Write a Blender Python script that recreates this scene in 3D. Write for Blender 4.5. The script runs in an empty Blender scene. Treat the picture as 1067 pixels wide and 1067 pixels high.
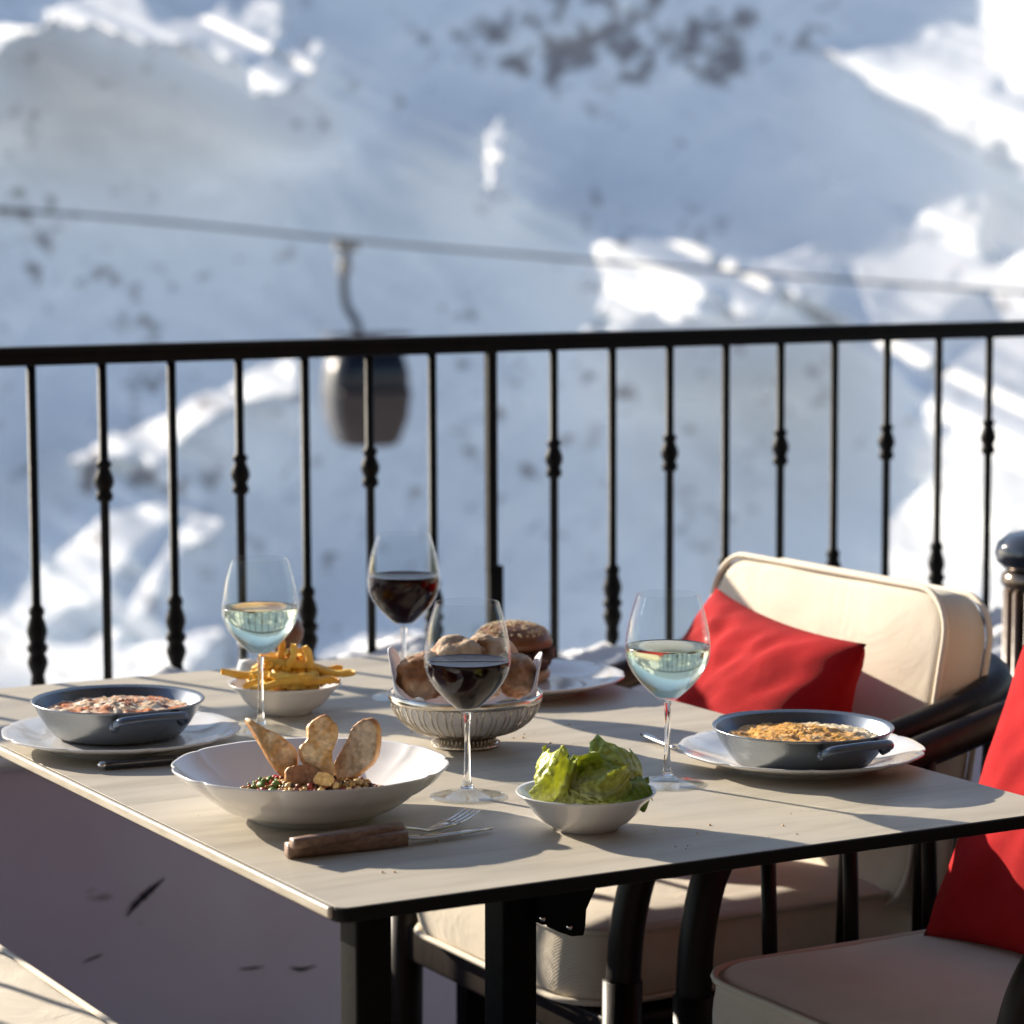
import bpy, bmesh, math, random
import numpy as np
from mathutils import Vector, Matrix, noise
rnd = random.Random(7)
scene = bpy.context.scene
col = scene.collection
R = math.radians
PI = math.pi

# ------------------------------------------------------------------ camera
F, CX = 2870.0, 533.5
PITCH = math.atan(298.5 / F)
CAM = Vector((0, 0, 1.35))
cp, sp = math.cos(PITCH), math.sin(PITCH)
def ray(px, py):
    x = (px - CX) / F; y = (py - CX) / F
    return Vector((x, cp - y * sp, -sp - y * cp))
def P(px, py, z):
    r = ray(px, py); return CAM + r * ((z - 1.35) / r.z)
def PY(px, py, Y):
    r = ray(px, py); return CAM + r * (Y / r.y)
cam = bpy.data.objects.new('camera', bpy.data.cameras.new('camera'))
col.objects.link(cam); scene.camera = cam
cam.location = CAM; cam.rotation_euler = (PI / 2 - PITCH, 0, 0)
cam.data.sensor_width = 36; cam.data.lens = 36 * F / 1067
cam.data.clip_start = 0.05; cam.data.clip_end = 20000
cam.data.dof.use_dof = True; cam.data.dof.focus_distance = 2.89
cam.data.dof.aperture_fstop = 96.8 / 15.5

# ------------------------------------------------------------------ light
SUN_EL = R(20.5)
tosun = Vector((-0.765, 0.644, 0)).normalized()
S = Vector((tosun.x * math.cos(SUN_EL), tosun.y * math.cos(SUN_EL), math.sin(SUN_EL)))
ld = bpy.data.lights.new('sun', 'SUN'); ld.energy = 4.9; ld.angle = R(0.55); ld.color = (1, 0.88, 0.72)
lo = bpy.data.objects.new('sun', ld); col.objects.link(lo)
lo.rotation_euler = (-S).to_track_quat('-Z', 'Y').to_euler()
w = bpy.data.worlds.new('World'); scene.world = w; w.use_nodes = True
nt = w.node_tree
sky = nt.nodes.new('ShaderNodeTexSky'); sky.sky_type = 'NISHITA'; sky.sun_disc = False
sky.sun_elevation = SUN_EL; sky.sun_rotation = math.atan2(tosun.x, tosun.y)
sky.altitude = 1800
hs = nt.nodes.new('ShaderNodeHueSaturation'); hs.inputs['Saturation'].default_value = 0.84
nt.links.new(sky.outputs[0], hs.inputs['Color']); nt.links.new(hs.outputs[0], nt.nodes['Background'].inputs[0])
nt.nodes['Background'].inputs[1].default_value = 0.10
scene.view_settings.view_transform = 'Standard'; scene.view_settings.look = 'None'
scene.view_settings.exposure = 1.1; scene.view_settings.gamma = 1
scene.cycles.max_bounces = 14; scene.cycles.transmission_bounces = 12; scene.cycles.transparent_max_bounces = 24
scene.cycles.sample_clamp_indirect = 6
scene.cycles.use_denoising = True

# ------------------------------------------------------------------ materials
def mat(name, c, rough=0.5, metal=0.0, c2=None, nscale=8, bump=0, bscale=60, spec=0.5, stops=(0.35, 0.65), sheen=0, coat=0, sss=0, rough2=None, detail=6, stretch=None, bump2=0, b2scale=8):
    m = bpy.data.materials.new(name); m.use_nodes = True
    t = m.node_tree; b = t.nodes['Principled BSDF']
    b.inputs['Base Color'].default_value = (*c, 1); b.inputs['Roughness'].default_value = rough
    b.inputs['Metallic'].default_value = metal
    b.inputs['Specular IOR Level'].default_value = spec
    if sheen: b.inputs['Sheen Weight'].default_value = sheen
    if coat: b.inputs['Coat Weight'].default_value = coat; b.inputs['Coat Roughness'].default_value = 0.08
    if sss:
        b.inputs['Subsurface Weight'].default_value = sss; b.inputs['Subsurface Radius'].default_value = (0.01, 0.006, 0.003)
        b.inputs['Subsurface Scale'].default_value = 0.6
    tc = t.nodes.new('ShaderNodeTexCoord'); src = tc.outputs['Object']
    if stretch:
        mp = t.nodes.new('ShaderNodeMapping'); mp.inputs['Scale'].default_value = stretch
        t.links.new(src, mp.inputs[0]); src = mp.outputs[0]
    if c2 or rough2 is not None:
        n = t.nodes.new('ShaderNodeTexNoise'); n.inputs['Scale'].default_value = nscale; n.inputs['Detail'].default_value = detail
        t.links.new(src, n.inputs['Vector'])
        r = t.nodes.new('ShaderNodeValToRGB'); r.color_ramp.elements[0].position = stops[0]; r.color_ramp.elements[1].position = stops[1]
        c2_ = c2 or c
        r.color_ramp.elements[0].color = (*c, 1); r.color_ramp.elements[1].color = (*c2_, 1)
        t.links.new(n.outputs[0], r.inputs[0]); t.links.new(r.outputs[0], b.inputs['Base Color'])
        if rough2 is not None:
            mr = t.nodes.new('ShaderNodeMapRange'); mr.inputs['To Min'].default_value = rough; mr.inputs['To Max'].default_value = rough2
            mr.inputs['From Min'].default_value = 0.3; mr.inputs['From Max'].default_value = 0.7
            t.links.new(n.outputs[0], mr.inputs[0]); t.links.new(mr.outputs[0], b.inputs['Roughness'])
    last = None
    for (bb, bs) in ((bump2, b2scale), (bump, bscale)):
        if bb:
            n = t.nodes.new('ShaderNodeTexNoise'); n.inputs['Scale'].default_value = bs; n.inputs['Detail'].default_value = 4
            t.links.new(src, n.inputs['Vector'])
            bp = t.nodes.new('ShaderNodeBump'); bp.inputs['Strength'].default_value = min(1, bb * 10 if bb < 0.1 else bb); bp.inputs['Distance'].default_value = 0.002
            t.links.new(n.outputs[0], bp.inputs['Height'])
            if last: t.links.new(last, bp.inputs['Normal'])
            last = bp.outputs[0]
    if last: t.links.new(last, b.inputs['Normal'])
    return m

def fabric_mat(name, c, c2, rib, dist, diag=(1, 1, 0), rough=0.9, sheen=0.3):
    m = mat(name, c, rough, c2=c2, nscale=14, sheen=sheen, spec=0.2)
    t = m.node_tree; b = t.nodes['Principled BSDF']
    tc = t.nodes.new('ShaderNodeTexCoord')
    heights = []
    for ax in ((1, 1, 1), (-1, 1, 1)):
        mp = t.nodes.new('ShaderNodeMapping'); mp.inputs['Scale'].default_value = ax
        t.links.new(tc.outputs['Object'], mp.inputs[0])
        wv = t.nodes.new('ShaderNodeTexWave'); wv.wave_type = 'BANDS'; wv.bands_direction = 'DIAGONAL'
        wv.inputs['Scale'].default_value = rib if ax[0] > 0 else rib * 1.7
        wv.inputs['Distortion'].default_value = 0.12; wv.inputs['Detail'].default_value = 1; wv.inputs['Detail Scale'].default_value = 3
        t.links.new(mp.outputs[0], wv.inputs['Vector']); heights.append(wv.outputs['Fac'])
    ad = t.nodes.new('ShaderNodeMath'); ad.operation = 'MULTIPLY_ADD'; ad.inputs[1].default_value = 0.35
    t.links.new(heights[1], ad.inputs[0]); t.links.new(heights[0], ad.inputs[2])
    bp = t.nodes.new('ShaderNodeBump'); bp.inputs['Strength'].default_value = 0.7; bp.inputs['Distance'].default_value = dist
    t.links.new(ad.outputs[0], bp.inputs['Height'])
    n = t.nodes.new('ShaderNodeTexNoise'); n.inputs['Scale'].default_value = 7; n.inputs['Detail'].default_value = 5; n.inputs['Distortion'].default_value = .8
    t.links.new(tc.outputs['Object'], n.inputs['Vector'])
    b2 = t.nodes.new('ShaderNodeBump'); b2.inputs['Strength'].default_value = 0.28; b2.inputs['Distance'].default_value = 0.02
    t.links.new(n.outputs[0], b2.inputs['Height']); t.links.new(bp.outputs[0], b2.inputs['Normal'])
    t.links.new(b2.outputs[0], b.inputs['Normal'])
    return m

def thin_glass(f0=.010, nm='thin_glass'):
    m = bpy.data.materials.new(nm); m.use_nodes = True; t = m.node_tree
    for n in list(t.nodes): t.nodes.remove(n)
    out = t.nodes.new('ShaderNodeOutputMaterial'); mx = t.nodes.new('ShaderNodeMixShader')
    tr = t.nodes.new('ShaderNodeBsdfTransparent'); tr.inputs[0].default_value = (0.965, 0.975, 0.975, 1)
    gl = t.nodes.new('ShaderNodeBsdfGlossy'); gl.inputs['Roughness'].default_value = 0.02; gl.inputs[0].default_value = (1, 1, 1, 1)
    lw = t.nodes.new('ShaderNodeLayerWeight'); lw.inputs[0].default_value = .5
    pw_ = t.nodes.new('ShaderNodeMath'); pw_.operation = 'POWER'; pw_.inputs[1].default_value = 4.5; t.links.new(lw.outputs['Facing'], pw_.inputs[0])
    fr = t.nodes.new('ShaderNodeMath'); fr.operation = 'MULTIPLY_ADD'; fr.inputs[1].default_value = .6; fr.inputs[2].default_value = f0; t.links.new(pw_.outputs[0], fr.inputs[0])
    t.links.new(fr.outputs[0], mx.inputs[0]); t.links.new(tr.outputs[0], mx.inputs[1]); t.links.new(gl.outputs[0], mx.inputs[2])
    t.links.new(mx.outputs[0], out.inputs[0]); return m
def real_glass(name, c=(1, 1, 1), ior=1.48, absorb=None, dens=0, rough=0.0):
    m = bpy.data.materials.new(name); m.use_nodes = True; t = m.node_tree
    for n in list(t.nodes): t.nodes.remove(n)
    out = t.nodes.new('ShaderNodeOutputMaterial')
    g = t.nodes.new('ShaderNodeBsdfGlass'); g.inputs['Color'].default_value = (*c, 1); g.inputs['Roughness'].default_value = rough; g.inputs['IOR'].default_value = ior
    t.links.new(g.outputs[0], out.inputs[0])
    if absorb:
        v = t.nodes.new('ShaderNodeVolumeAbsorption'); v.inputs[0].default_value = (*absorb, 1); v.inputs[1].default_value = dens
        t.links.new(v.outputs[0], out.inputs['Volume'])
    return m

def vcol_mat(name, rough=0.5, bump=0, bscale=100, sss=0, spec=0.4, noise_mul=0.0, nscale=200):
    m = bpy.data.materials.new(name); m.use_nodes = True; t = m.node_tree; b = t.nodes['Principled BSDF']
    a = t.nodes.new('ShaderNodeVertexColor'); a.layer_name = 'tint'
    src = a.outputs[0]
    tc = t.nodes.new('ShaderNodeTexCoord')
    if noise_mul:
        n = t.nodes.new('ShaderNodeTexNoise'); n.inputs['Scale'].default_value = nscale; n.inputs['Detail'].default_value = 5
        t.links.new(tc.outputs['Object'], n.inputs['Vector'])
        mr = t.nodes.new('ShaderNodeMapRange'); mr.inputs['From Min'].default_value = .3; mr.inputs['From Max'].default_value = .7
        mr.inputs['To Min'].default_value = 1 - noise_mul; mr.inputs['To Max'].default_value = 1 + noise_mul * .5
        t.links.new(n.outputs[0], mr.inputs[0])
        mx = t.nodes.new('ShaderNodeVectorMath'); mx.operation = 'SCALE'
        t.links.new(src, mx.inputs[0]); t.links.new(mr.outputs[0], mx.inputs['Scale']); src = mx.outputs[0]
    t.links.new(src, b.inputs['Base Color'])
    b.inputs['Roughness'].default_value = rough; b.inputs['Specular IOR Level'].default_value = spec
    if sss:
        b.inputs['Subsurface Weight'].default_value = sss; b.inputs['Subsurface Radius'].default_value = (0.008, 0.006, 0.003); b.inputs['Subsurface Scale'].default_value = 0.5
    if bump:
        n = t.nodes.new('ShaderNodeTexNoise'); n.inputs['Scale'].default_value = bscale; n.inputs['Detail'].default_value = 5
        t.links.new(tc.outputs['Object'], n.inputs['Vector'])
        bp = t.nodes.new('ShaderNodeBump'); bp.inputs['Strength'].default_value = 0.8; bp.inputs['Distance'].default_value = bump
        t.links.new(n.outputs[0], bp.inputs['Height']); t.links.new(bp.outputs[0], b.inputs['Normal'])
    return m

M = {}
M['porcelain'] = mat('porcelain', (0.72, 0.71, 0.70), 0.13, coat=0.35, bump=0.01, bscale=15)
M['black_metal'] = mat('black_metal', (0.003, 0.003, 0.003), 0.55, spec=.09, bump=0.02, bscale=90)
M['rail_metal'] = mat('rail_metal', (0.004, 0.004, 0.005), 0.55, spec=.16, c2=(0.008, 0.007, 0.006), nscale=30, bump=0.03, bscale=120)
M['rattan'] = mat('rattan', (0.006, 0.004, 0.003), 0.45, c2=(0.014, 0.008, 0.005), nscale=25, bump=0.03, bscale=120, spec=.25, stretch=(1, 1, 0.15))
M['rattan_brown'] = mat('rattan_brown', (0.10, 0.055, 0.03), 0.35, c2=(0.16, 0.09, 0.05), nscale=25, bump=0.02, bscale=80, coat=0.3)
M['cream'] = fabric_mat('cream', (0.76, 0.68, 0.55), (0.72, 0.64, 0.51), 150, 0.0005)
M['piping'] = mat('piping', (0.74, 0.67, 0.55), 0.8, bump=0.03, bscale=400)
M['red'] = fabric_mat('red', (0.50, 0.010, 0.014), (0.42, 0.008, 0.011), 430, 0.0005, sheen=0.0)
M['enamel'] = mat('enamel', (0.24, 0.26, 0.28), 0.20, metal=0.9, c2=(0.31, 0.33, 0.34), nscale=14, rough2=0.36, bump=0.01, bscale=150)
M['enamel_in'] = mat('enamel_in', (0.09, 0.12, 0.17), 0.22, metal=0.6, c2=(0.16, 0.19, 0.24), nscale=20, rough2=0.35)
M['steel'] = mat('steel', (0.62, 0.6, 0.57), 0.17, metal=1, bump=0.01, bscale=60)
M['silver'] = mat('silver', (0.72, 0.67, 0.60), 0.2, metal=1, c2=(0.50, 0.45, 0.38), nscale=60)
M['wood'] = mat('wood', (0.27, 0.17, 0.12), 0.45, c2=(0.17, 0.10, 0.07), nscale=30, stretch=(1, 9, 9), bump=0.008, bscale=60)
M['mill_wood'] = mat('mill_wood', (0.22, 0.10, 0.05), 0.35, c2=(0.13, 0.055, 0.028), nscale=20, stretch=(8, 8, 1))
M['napkin'] = mat('napkin', (0.78, 0.77, 0.80), 0.85, bump=0.03, bscale=500, sheen=0.2, bump2=0.05, b2scale=30)
M['thin'] = thin_glass(); M['foot'] = thin_glass(.10, 'foot_glass'); M['glass'] = real_glass('clear_glass')
M['white_wine'] = real_glass('white_wine', ior=1.33, rough=.16, absorb=(0.86, 0.95, 0.70), dens=14)
M['red_wine'] = mat('red_wine', (.010, .0005, .0015), .04, spec=.05)

def table_mat():
    m = bpy.data.materials.new('laminate'); m.use_nodes = True; t = m.node_tree; b = t.nodes['Principled BSDF']
    tc = t.nodes.new('ShaderNodeTexCoord')
    mp = t.nodes.new('ShaderNodeMapping'); mp.inputs['Scale'].default_value = (1.2, 9, 1); mp.inputs['Rotation'].default_value = (0, 0, R(-32))
    t.links.new(tc.outputs['Object'], mp.inputs[0])
    n = t.nodes.new('ShaderNodeTexNoise'); n.inputs['Scale'].default_value = 3.0; n.inputs['Detail'].default_value = 9; n.inputs['Roughness'].default_value = .62; n.inputs['Distortion'].default_value = .4
    t.links.new(mp.outputs[0], n.inputs['Vector'])
    r = t.nodes.new('ShaderNodeValToRGB'); e = r.color_ramp.elements
    e[0].position = .30; e[0].color = (.38, .345, .285, 1); e[1].position = .72; e[1].color = (.52, .475, .40, 1)
    k = e.new(.5); k.color = (.47, .43, .355, 1)
    t.links.new(n.outputs[0], r.inputs[0]); t.links.new(r.outputs[0], b.inputs['Base Color'])
    b.inputs['Roughness'].default_value = .5; b.inputs['Specular IOR Level'].default_value = .22
    n3 = t.nodes.new('ShaderNodeTexNoise'); n3.inputs['Scale'].default_value = 7; n3.inputs['Detail'].default_value = 6; t.links.new(tc.outputs['Object'], n3.inputs['Vector'])
    m3 = t.nodes.new('ShaderNodeMapRange'); m3.inputs['From Min'].default_value = .35; m3.inputs['From Max'].default_value = .65; m3.inputs['To Min'].default_value = .36; m3.inputs['To Max'].default_value = .58; t.links.new(n3.outputs[0], m3.inputs[0]); t.links.new(m3.outputs[0], b.inputs['Roughness'])
    n2 = t.nodes.new('ShaderNodeTexNoise'); n2.inputs['Scale'].default_value = 160; n2.inputs['Detail'].default_value = 3
    t.links.new(mp.outputs[0], n2.inputs['Vector'])
    bp = t.nodes.new('ShaderNodeBump'); bp.inputs['Strength'].default_value = .25; bp.inputs['Distance'].default_value = .0006
    t.links.new(n2.outputs[0], bp.inputs['Height']); t.links.new(bp.outputs[0], b.inputs['Normal'])
    return m
M['laminate'] = table_mat()
M['edge'] = mat('edge', (0.006, 0.006, 0.005), 0.55, spec=0.15)
M['edge_pale'] = mat('edge_pale', (0.62, 0.57, 0.47), 0.3, c2=(.5, .44, .34), nscale=22, spec=.6, stretch=(3, 1, 8))

# ------------------------------------------------------------------ mesh helpers
def link(name, verts, faces, m, parent=None, smooth=True, mats=None, fm=None):
    me = bpy.data.meshes.new(name); me.from_pydata([tuple(v) for v in verts], [], faces); me.update()
    if mats:
        for x in mats: me.materials.append(x)
        if fm is not None: me.polygons.foreach_set('material_index', fm)
    elif m: me.materials.append(m)
    if smooth: me.polygons.foreach_set('use_smooth', [True] * len(me.polygons))
    bm = bmesh.new(); bm.from_mesh(me); bmesh.ops.recalc_face_normals(bm, faces=bm.faces); bm.to_mesh(me); bm.free()
    o = bpy.data.objects.new(name, me); col.objects.link(o)
    if parent: o.parent = parent
    return o
def tag(o, label=None, cat=None, group=None, kind=None):
    if label: o['label'] = label
    if cat: o['category'] = cat
    if group: o['group'] = group
    if kind: o['kind'] = kind
    return o
def empty(name, loc, rz=0, label=None, cat=None, group=None):
    o = bpy.data.objects.new(name, None); col.objects.link(o); o.location = loc; o.rotation_euler = (0, 0, rz)
    o.empty_display_size = 0.05
    return tag(o, label, cat, group)
def copy_tree(o, parent=None):
    c = o.copy(); col.objects.link(c); c.parent = parent
    for ch in [x for x in bpy.data.objects if x.parent == o]: copy_tree(ch, c)
    return c

class MB:
    def __init__(s): s.v = []; s.f = []; s.m = []
    def add(s, v, f, mi=0):
        b = len(s.v); s.v += [Vector(x) for x in v]; s.f += [tuple(i + b for i in q) for q in f]; s.m += [mi] * len(f); return s
    def xf(s, mtx, start=0):
        for i in range(start, len(s.v)): s.v[i] = mtx @ s.v[i]
        return s
    def build(s, name, m, parent=None, smooth=True, mats=None):
        return link(name, s.v, s.f, m, parent, smooth, mats, s.m if mats else None)

def lathe(prof, n=64, rf=None, zf=None):
    """prof: list of (r,z); closes at axis when r==0. rf(angle, r, z) -> radial factor"""
    v = []; f = []; rows = []
    for (r, z) in prof:
        if r < 1e-6: rows.append([len(v)]); v.append(Vector((0, 0, z)))
        else:
            row = []
            for k in range(n):
                a = 2 * PI * k / n; q = rf(a, r, z) if rf else 1; dz = zf(a, r, z) if zf else 0
                row.append(len(v)); v.append(Vector((r * q * math.cos(a), r * q * math.sin(a), z + dz)))
            rows.append(row)
    for A, B in zip(rows[:-1], rows[1:]):
        for k in range(n):
            k2 = (k + 1) % n
            if len(A) == 1 and len(B) == 1: continue
            if len(A) == 1: f.append((A[0], B[k], B[k2]))
            elif len(B) == 1: f.append((A[k], B[0], A[k2]))
            else: f.append((A[k], B[k], B[k2], A[k2]))
    return v, f
def smooth_pts(pts, sub=6, closed=False):
    pts = [Vector(p) for p in pts]; n = len(pts); out = []
    rng = range(n) if closed else range(n - 1)
    for i in rng:
        p1, p2 = pts[i], pts[(i + 1) % n]
        p0 = pts[(i - 1) % n] if (closed or i > 0) else p1 * 2 - p2
        p3 = pts[(i + 2) % n] if (closed or i + 2 < n) else p2 * 2 - p1
        for k in range(sub):
            t = k / sub
            out.append(0.5 * ((2 * p1) + (p2 - p0) * t + (2 * p0 - 5 * p1 + 4 * p2 - p3) * t * t + (3 * p1 - p0 - 3 * p2 + p3) * t ** 3))
    if not closed: out.append(pts[-1])
    return out
def tube(pts, r, n=10, closed=False, flat=1.0, cap=True):
    """tube with radius r (number or list) along pts; flat scales the second axis"""
    pts = [Vector(p) for p in pts]; L = len(pts); v = []; f = []
    up = Vector((0, 0, 1)); prev = None
    for i, p in enumerate(pts):
        if closed: t = pts[(i + 1) % L] - pts[i - 1]
        else: t = pts[min(i + 1, L - 1)] - pts[max(i - 1, 0)]
        if t.length < 1e-9: t = Vector((0, 0, 1))
        t.normalize()
        if prev is None:
            ref = up if abs(t.z) < 0.95 else Vector((1, 0, 0)); a = t.cross(ref).normalized()
        else: a = (prev - t * prev.dot(t)).normalized()
        prev = a; b = t.cross(a)
        rr = r[i] if isinstance(r, (list, tuple)) else r
        for k in range(n):
            an = 2 * PI * k / n; v.append(p + a * math.cos(an) * rr + b * math.sin(an) * rr * flat)
    seg = L if closed else L - 1
    for i in range(seg):
        j = (i + 1) % L
        for k in range(n):
            k2 = (k + 1) % n; f.append((i * n + k, j * n + k, j * n + k2, i * n + k2))
    if not closed and cap:
        f.append(tuple(range(n))[::-1]); f.append(tuple((L - 1) * n + k for k in range(n)))
    return v, f
def box(c, d, bev=0.0):
    bm = bmesh.new(); bmesh.ops.create_cube(bm, size=1)
    for q in bm.verts: q.co = Vector((q.co.x * d[0] + c[0], q.co.y * d[1] + c[1], q.co.z * d[2] + c[2]))
    if bev: bmesh.ops.bevel(bm, geom=list(bm.edges), offset=bev, segments=3, profile=0.6, affect='EDGES')
    bm.verts.index_update()
    v = [q.co.copy() for q in bm.verts]; f = [tuple(x.index for x in q.verts) for q in bm.faces]; bm.free(); return v, f
def rrect(a, b, rc, n=8):
    out = []
    for (sx, sy, a0) in ((1, 1, 0), (-1, 1, 90), (-1, -1, 180), (1, -1, 270)):
        for k in range(n + 1):
            an = R(a0 + 90 * k / n); out.append(Vector((sx * (a - rc) + rc * math.cos(an), sy * (b - rc) + rc * math.sin(an), 0)))
    # add points on long edges
    res = []
    for i, p in enumerate(out):
        q = out[(i + 1) % len(out)]; L = (q - p).length; m = max(1, int(L / 0.03))
        for k in range(m): res.append(p.lerp(q, k / m))
    return res
def cushion(a, b, th, rc, bulge=0.02, er=0.014, wr=0.0025, seed=0):
    """closed cushion in XY, thickness th in Z centred on 0"""
    loop = rrect(a, b, rc); n = len(loop); v = []; f = []
    rings = []
    N = 9
    for k in range(1, N + 1):
        s = k / N; rings.append((s * (1 - er / a), th / 2 + bulge * (1 - s ** 2.2)))
    for k in range(1, 4):
        an = k / 4 * PI / 2; rings.append((1 - er / a + er / a * math.sin(an), th / 2 - er * (1 - math.cos(an))))
    for k in range(5): rings.append((1 + 0.012 * math.sin(PI * k / 4), (th / 2 - er) * (1 - k / 2)))
    full = rings + [(s, -z) for (s, z) in rings[:N + 3][::-1]]
    v.append(Vector((0, 0, th / 2 + bulge)))
    for (s, z) in full:
        for p in loop:
            q = Vector((p.x * s, p.y * s, z))
            q.z += wr * noise.noise(Vector((q.x * 9, q.y * 9, z * 20 + seed)))
            q.x += wr * noise.noise(Vector((q.y * 14, z * 30, seed + 5))); q.y += wr * noise.noise(Vector((q.x * 14, z * 30, seed + 9)))
            v.append(q)
    v.append(Vector((0, 0, -th / 2 - bulge)))
    for k in range(n): f.append((0, 1 + k, 1 + (k + 1) % n))
    for i in range(len(full) - 1):
        for k in range(n):
            k2 = (k + 1) % n; f.append((1 + i * n + k, 1 + (i + 1) * n + k, 1 + (i + 1) * n + k2, 1 + i * n + k2))
    e = 1 + (len(full) - 1) * n
    for k in range(n): f.append((e + k, len(v) - 1, e + (k + 1) % n))
    return v, f, loop
def pillow(name, A, B, C, D, th, m, parent=None, seed=0, wr=0.012, fold=None):
    """A top-left, B top-right, C bottom-right, D bottom-left (world), puffed both ways"""
    A, B, C, D = map(Vector, (A, B, C, D)); nrm = (B - A).cross(D - A).normalized(); N = 44; v = []; f = []
    idx = {}
    for side in (1, -1):
        for i in range(N + 1):
            for j in range(N + 1):
                u, w_ = i / N, j / N; edge = i in (0, N) or j in (0, N)
                if edge and side == -1: idx[(side, i, j)] = idx[(1, i, j)]; continue
                x, y = 2 * u - 1, 2 * w_ - 1
                # pinch the edges inwards
                px_ = x * (1 - 0.07 * (1 - y * y)) ; py_ = y * (1 - 0.09 * (1 - x * x))
                uu, vv = (px_ + 1) / 2, (py_ + 1) / 2
                p = (A.lerp(B, uu)).lerp(D.lerp(C, uu), vv)
                t = th / 2 * (max(0, 1 - x ** 4) ** 0.55) * (max(0, 1 - y ** 4) ** 0.55) * (0.75 + 0.25 * (1 - x * x) * (1 - y * y))
                amp = wr * (1 - max(abs(x), abs(y)) ** 6)
                cw = (abs(x) * abs(y)) ** 0.5
                an = math.atan2(y, x)
                nz = noise.noise(Vector((x * 2.2 + y * 1.5, y * 1.2 - x * 2.0, seed))) * 0.6 + noise.noise(Vector((x * 5 + y * 4.5, (y - x) * 1.2, seed + 3))) * 0.5
                nz += 0.5 * cw * math.sin(an * 14 + 3 * noise.noise(Vector((x * 2, y * 2, seed + 8)))) * (1 if max(abs(x), abs(y)) < .97 else .3)
                rg = 1 - abs(noise.noise(Vector((x * 1.6 + y * 2.6, (x - y * .6) * .8, seed + 20)))) * 2
                nz += max(0, rg - .35) * -.55
                idx[(side, i, j)] = len(v); v.append(p + nrm * (side * (t + amp * nz)))
        for i in range(N):
            for j in range(N): f.append((idx[(side, i, j)], idx[(side, i + 1, j)], idx[(side, i + 1, j + 1)], idx[(side, i, j + 1)]))
    o = link(name, v, f, m, parent); return o
def vtint(o, fn):
    me = o.data; a = me.color_attributes.new('tint', 'FLOAT_COLOR', 'POINT')
    for i, q in enumerate(me.vertices): a.data[i].color = (*fn(q.co), 1)

# ------------------------------------------------------------------ frame of the table
e1 = Vector((0.8683, 0.496, 0)); e2 = Vector((-0.496, 0.8683, 0)); TH = math.atan2(e1.y, e1.x)
N0 = P(352, 948, 0.75)
TZ = 0.75
def T(px, py, h=0.0): return P(px, py, TZ + h)

# ------------------------------------------------------------------ table
tw, tl = 0.848, 1.272
tb = empty('dining_table', Vector((N0.x, N0.y, 0)), TH, 'thin stone-look tabletop with black edge on black legs, laid with food', 'table')
def slab(a0, a1, b0, b1, z0, z1, rc, bev, nm, m):
    a, b = (a1 - a0) / 2, (b1 - b0) / 2; loop = rrect(a, b, rc, 6); mb = MB(); n = len(loop)
    rows = [(z0, bev)] + [(z0 + bev * .5, bev * .15)] + [(z0 + bev, 0), (z1 - bev, 0)] + [(z1 - bev + bev * math.sin(t), bev * (1 - math.cos(t))) for t in (PI / 8, PI / 4, 3 * PI / 8, PI / 2)]
    v = []
    for (z, ins) in rows:
        for p in loop: v.append(Vector((p.x * (a - ins) / a + (a0 + a1) / 2, p.y * (b - ins) / b + (b0 + b1) / 2, z)))
    f = []
    for i in range(len(rows) - 1):
        for k in range(n):
            k2 = (k + 1) % n; f.append((i * n + k, i * n + k2, (i + 1) * n + k2, (i + 1) * n + k))
    f.append(tuple(range(n))[::-1]); f.append(tuple((len(rows) - 1) * n + k for k in range(n)))
    mb.add(v, f); return mb
mb = slab(0, tw, 0, tl, 0.7365, 0.7494, 0.012, 0.0015, 'x', None)
edge_o = mb.build('edge_board', M['edge'], tb)
mm = MB(); mm.add(*box((-.0012, tl / 2, .7448), (.006, tl - .022, .0106), .0026)); mm.build('edge_strip', M['edge_pale'], tb)
mb = slab(0.0028, tw - 0.0028, 0.0028, tl - 0.0028, 0.7488, 0.7500, 0.011, 0.0003, 'x', None)
mb.build('top_surface', M['laminate'], tb, smooth=False)
for p in edge_o.data.polygons:
    if len(p.vertices) > 4: p.use_smooth = False
def leg_at(pos, w_, nm='leg', top=0.736):
    v, f = box((pos[0], pos[1], top / 2), (w_, w_, top - 0.001), 0.004)
    m_ = MB(); m_.add(v, f); return m_.build(nm, M['black_metal'], tb)
leg_at((0.045, 0.035), 0.036); leg_at((tw - 0.012, 0.014), 0.024); leg_at((0.045, tl - 0.035), 0.036); leg_at((tw - 0.03, tl - 0.035), 0.036)
def loc(w_): d = Vector(w_) - tb.location; return Vector((d.dot(e1), d.dot(e2), d.z))
pl = loc(PY(532, 990, 2.95)); leg_at((pl.x, pl.y), 0.043)
# apron rails set back from the edge
mb = MB(); mb.add(*box((tw / 2, 0.12, 0.722), (tw - .16, 0.03, 0.026), .002)); mb.add(*box((0.12, tl / 2, 0.722), (0.03, tl - .275, 0.026), .002)); mb.add(*box((tw - 0.08, tl / 2, 0.722), (0.03, tl - .275, 0.026), .002)); mb.add(*box((tw / 2, tl - .12, 0.722), (tw - .16, 0.03, 0.026), .002))
mb.build('apron_rail', M['black_metal'], tb)
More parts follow.
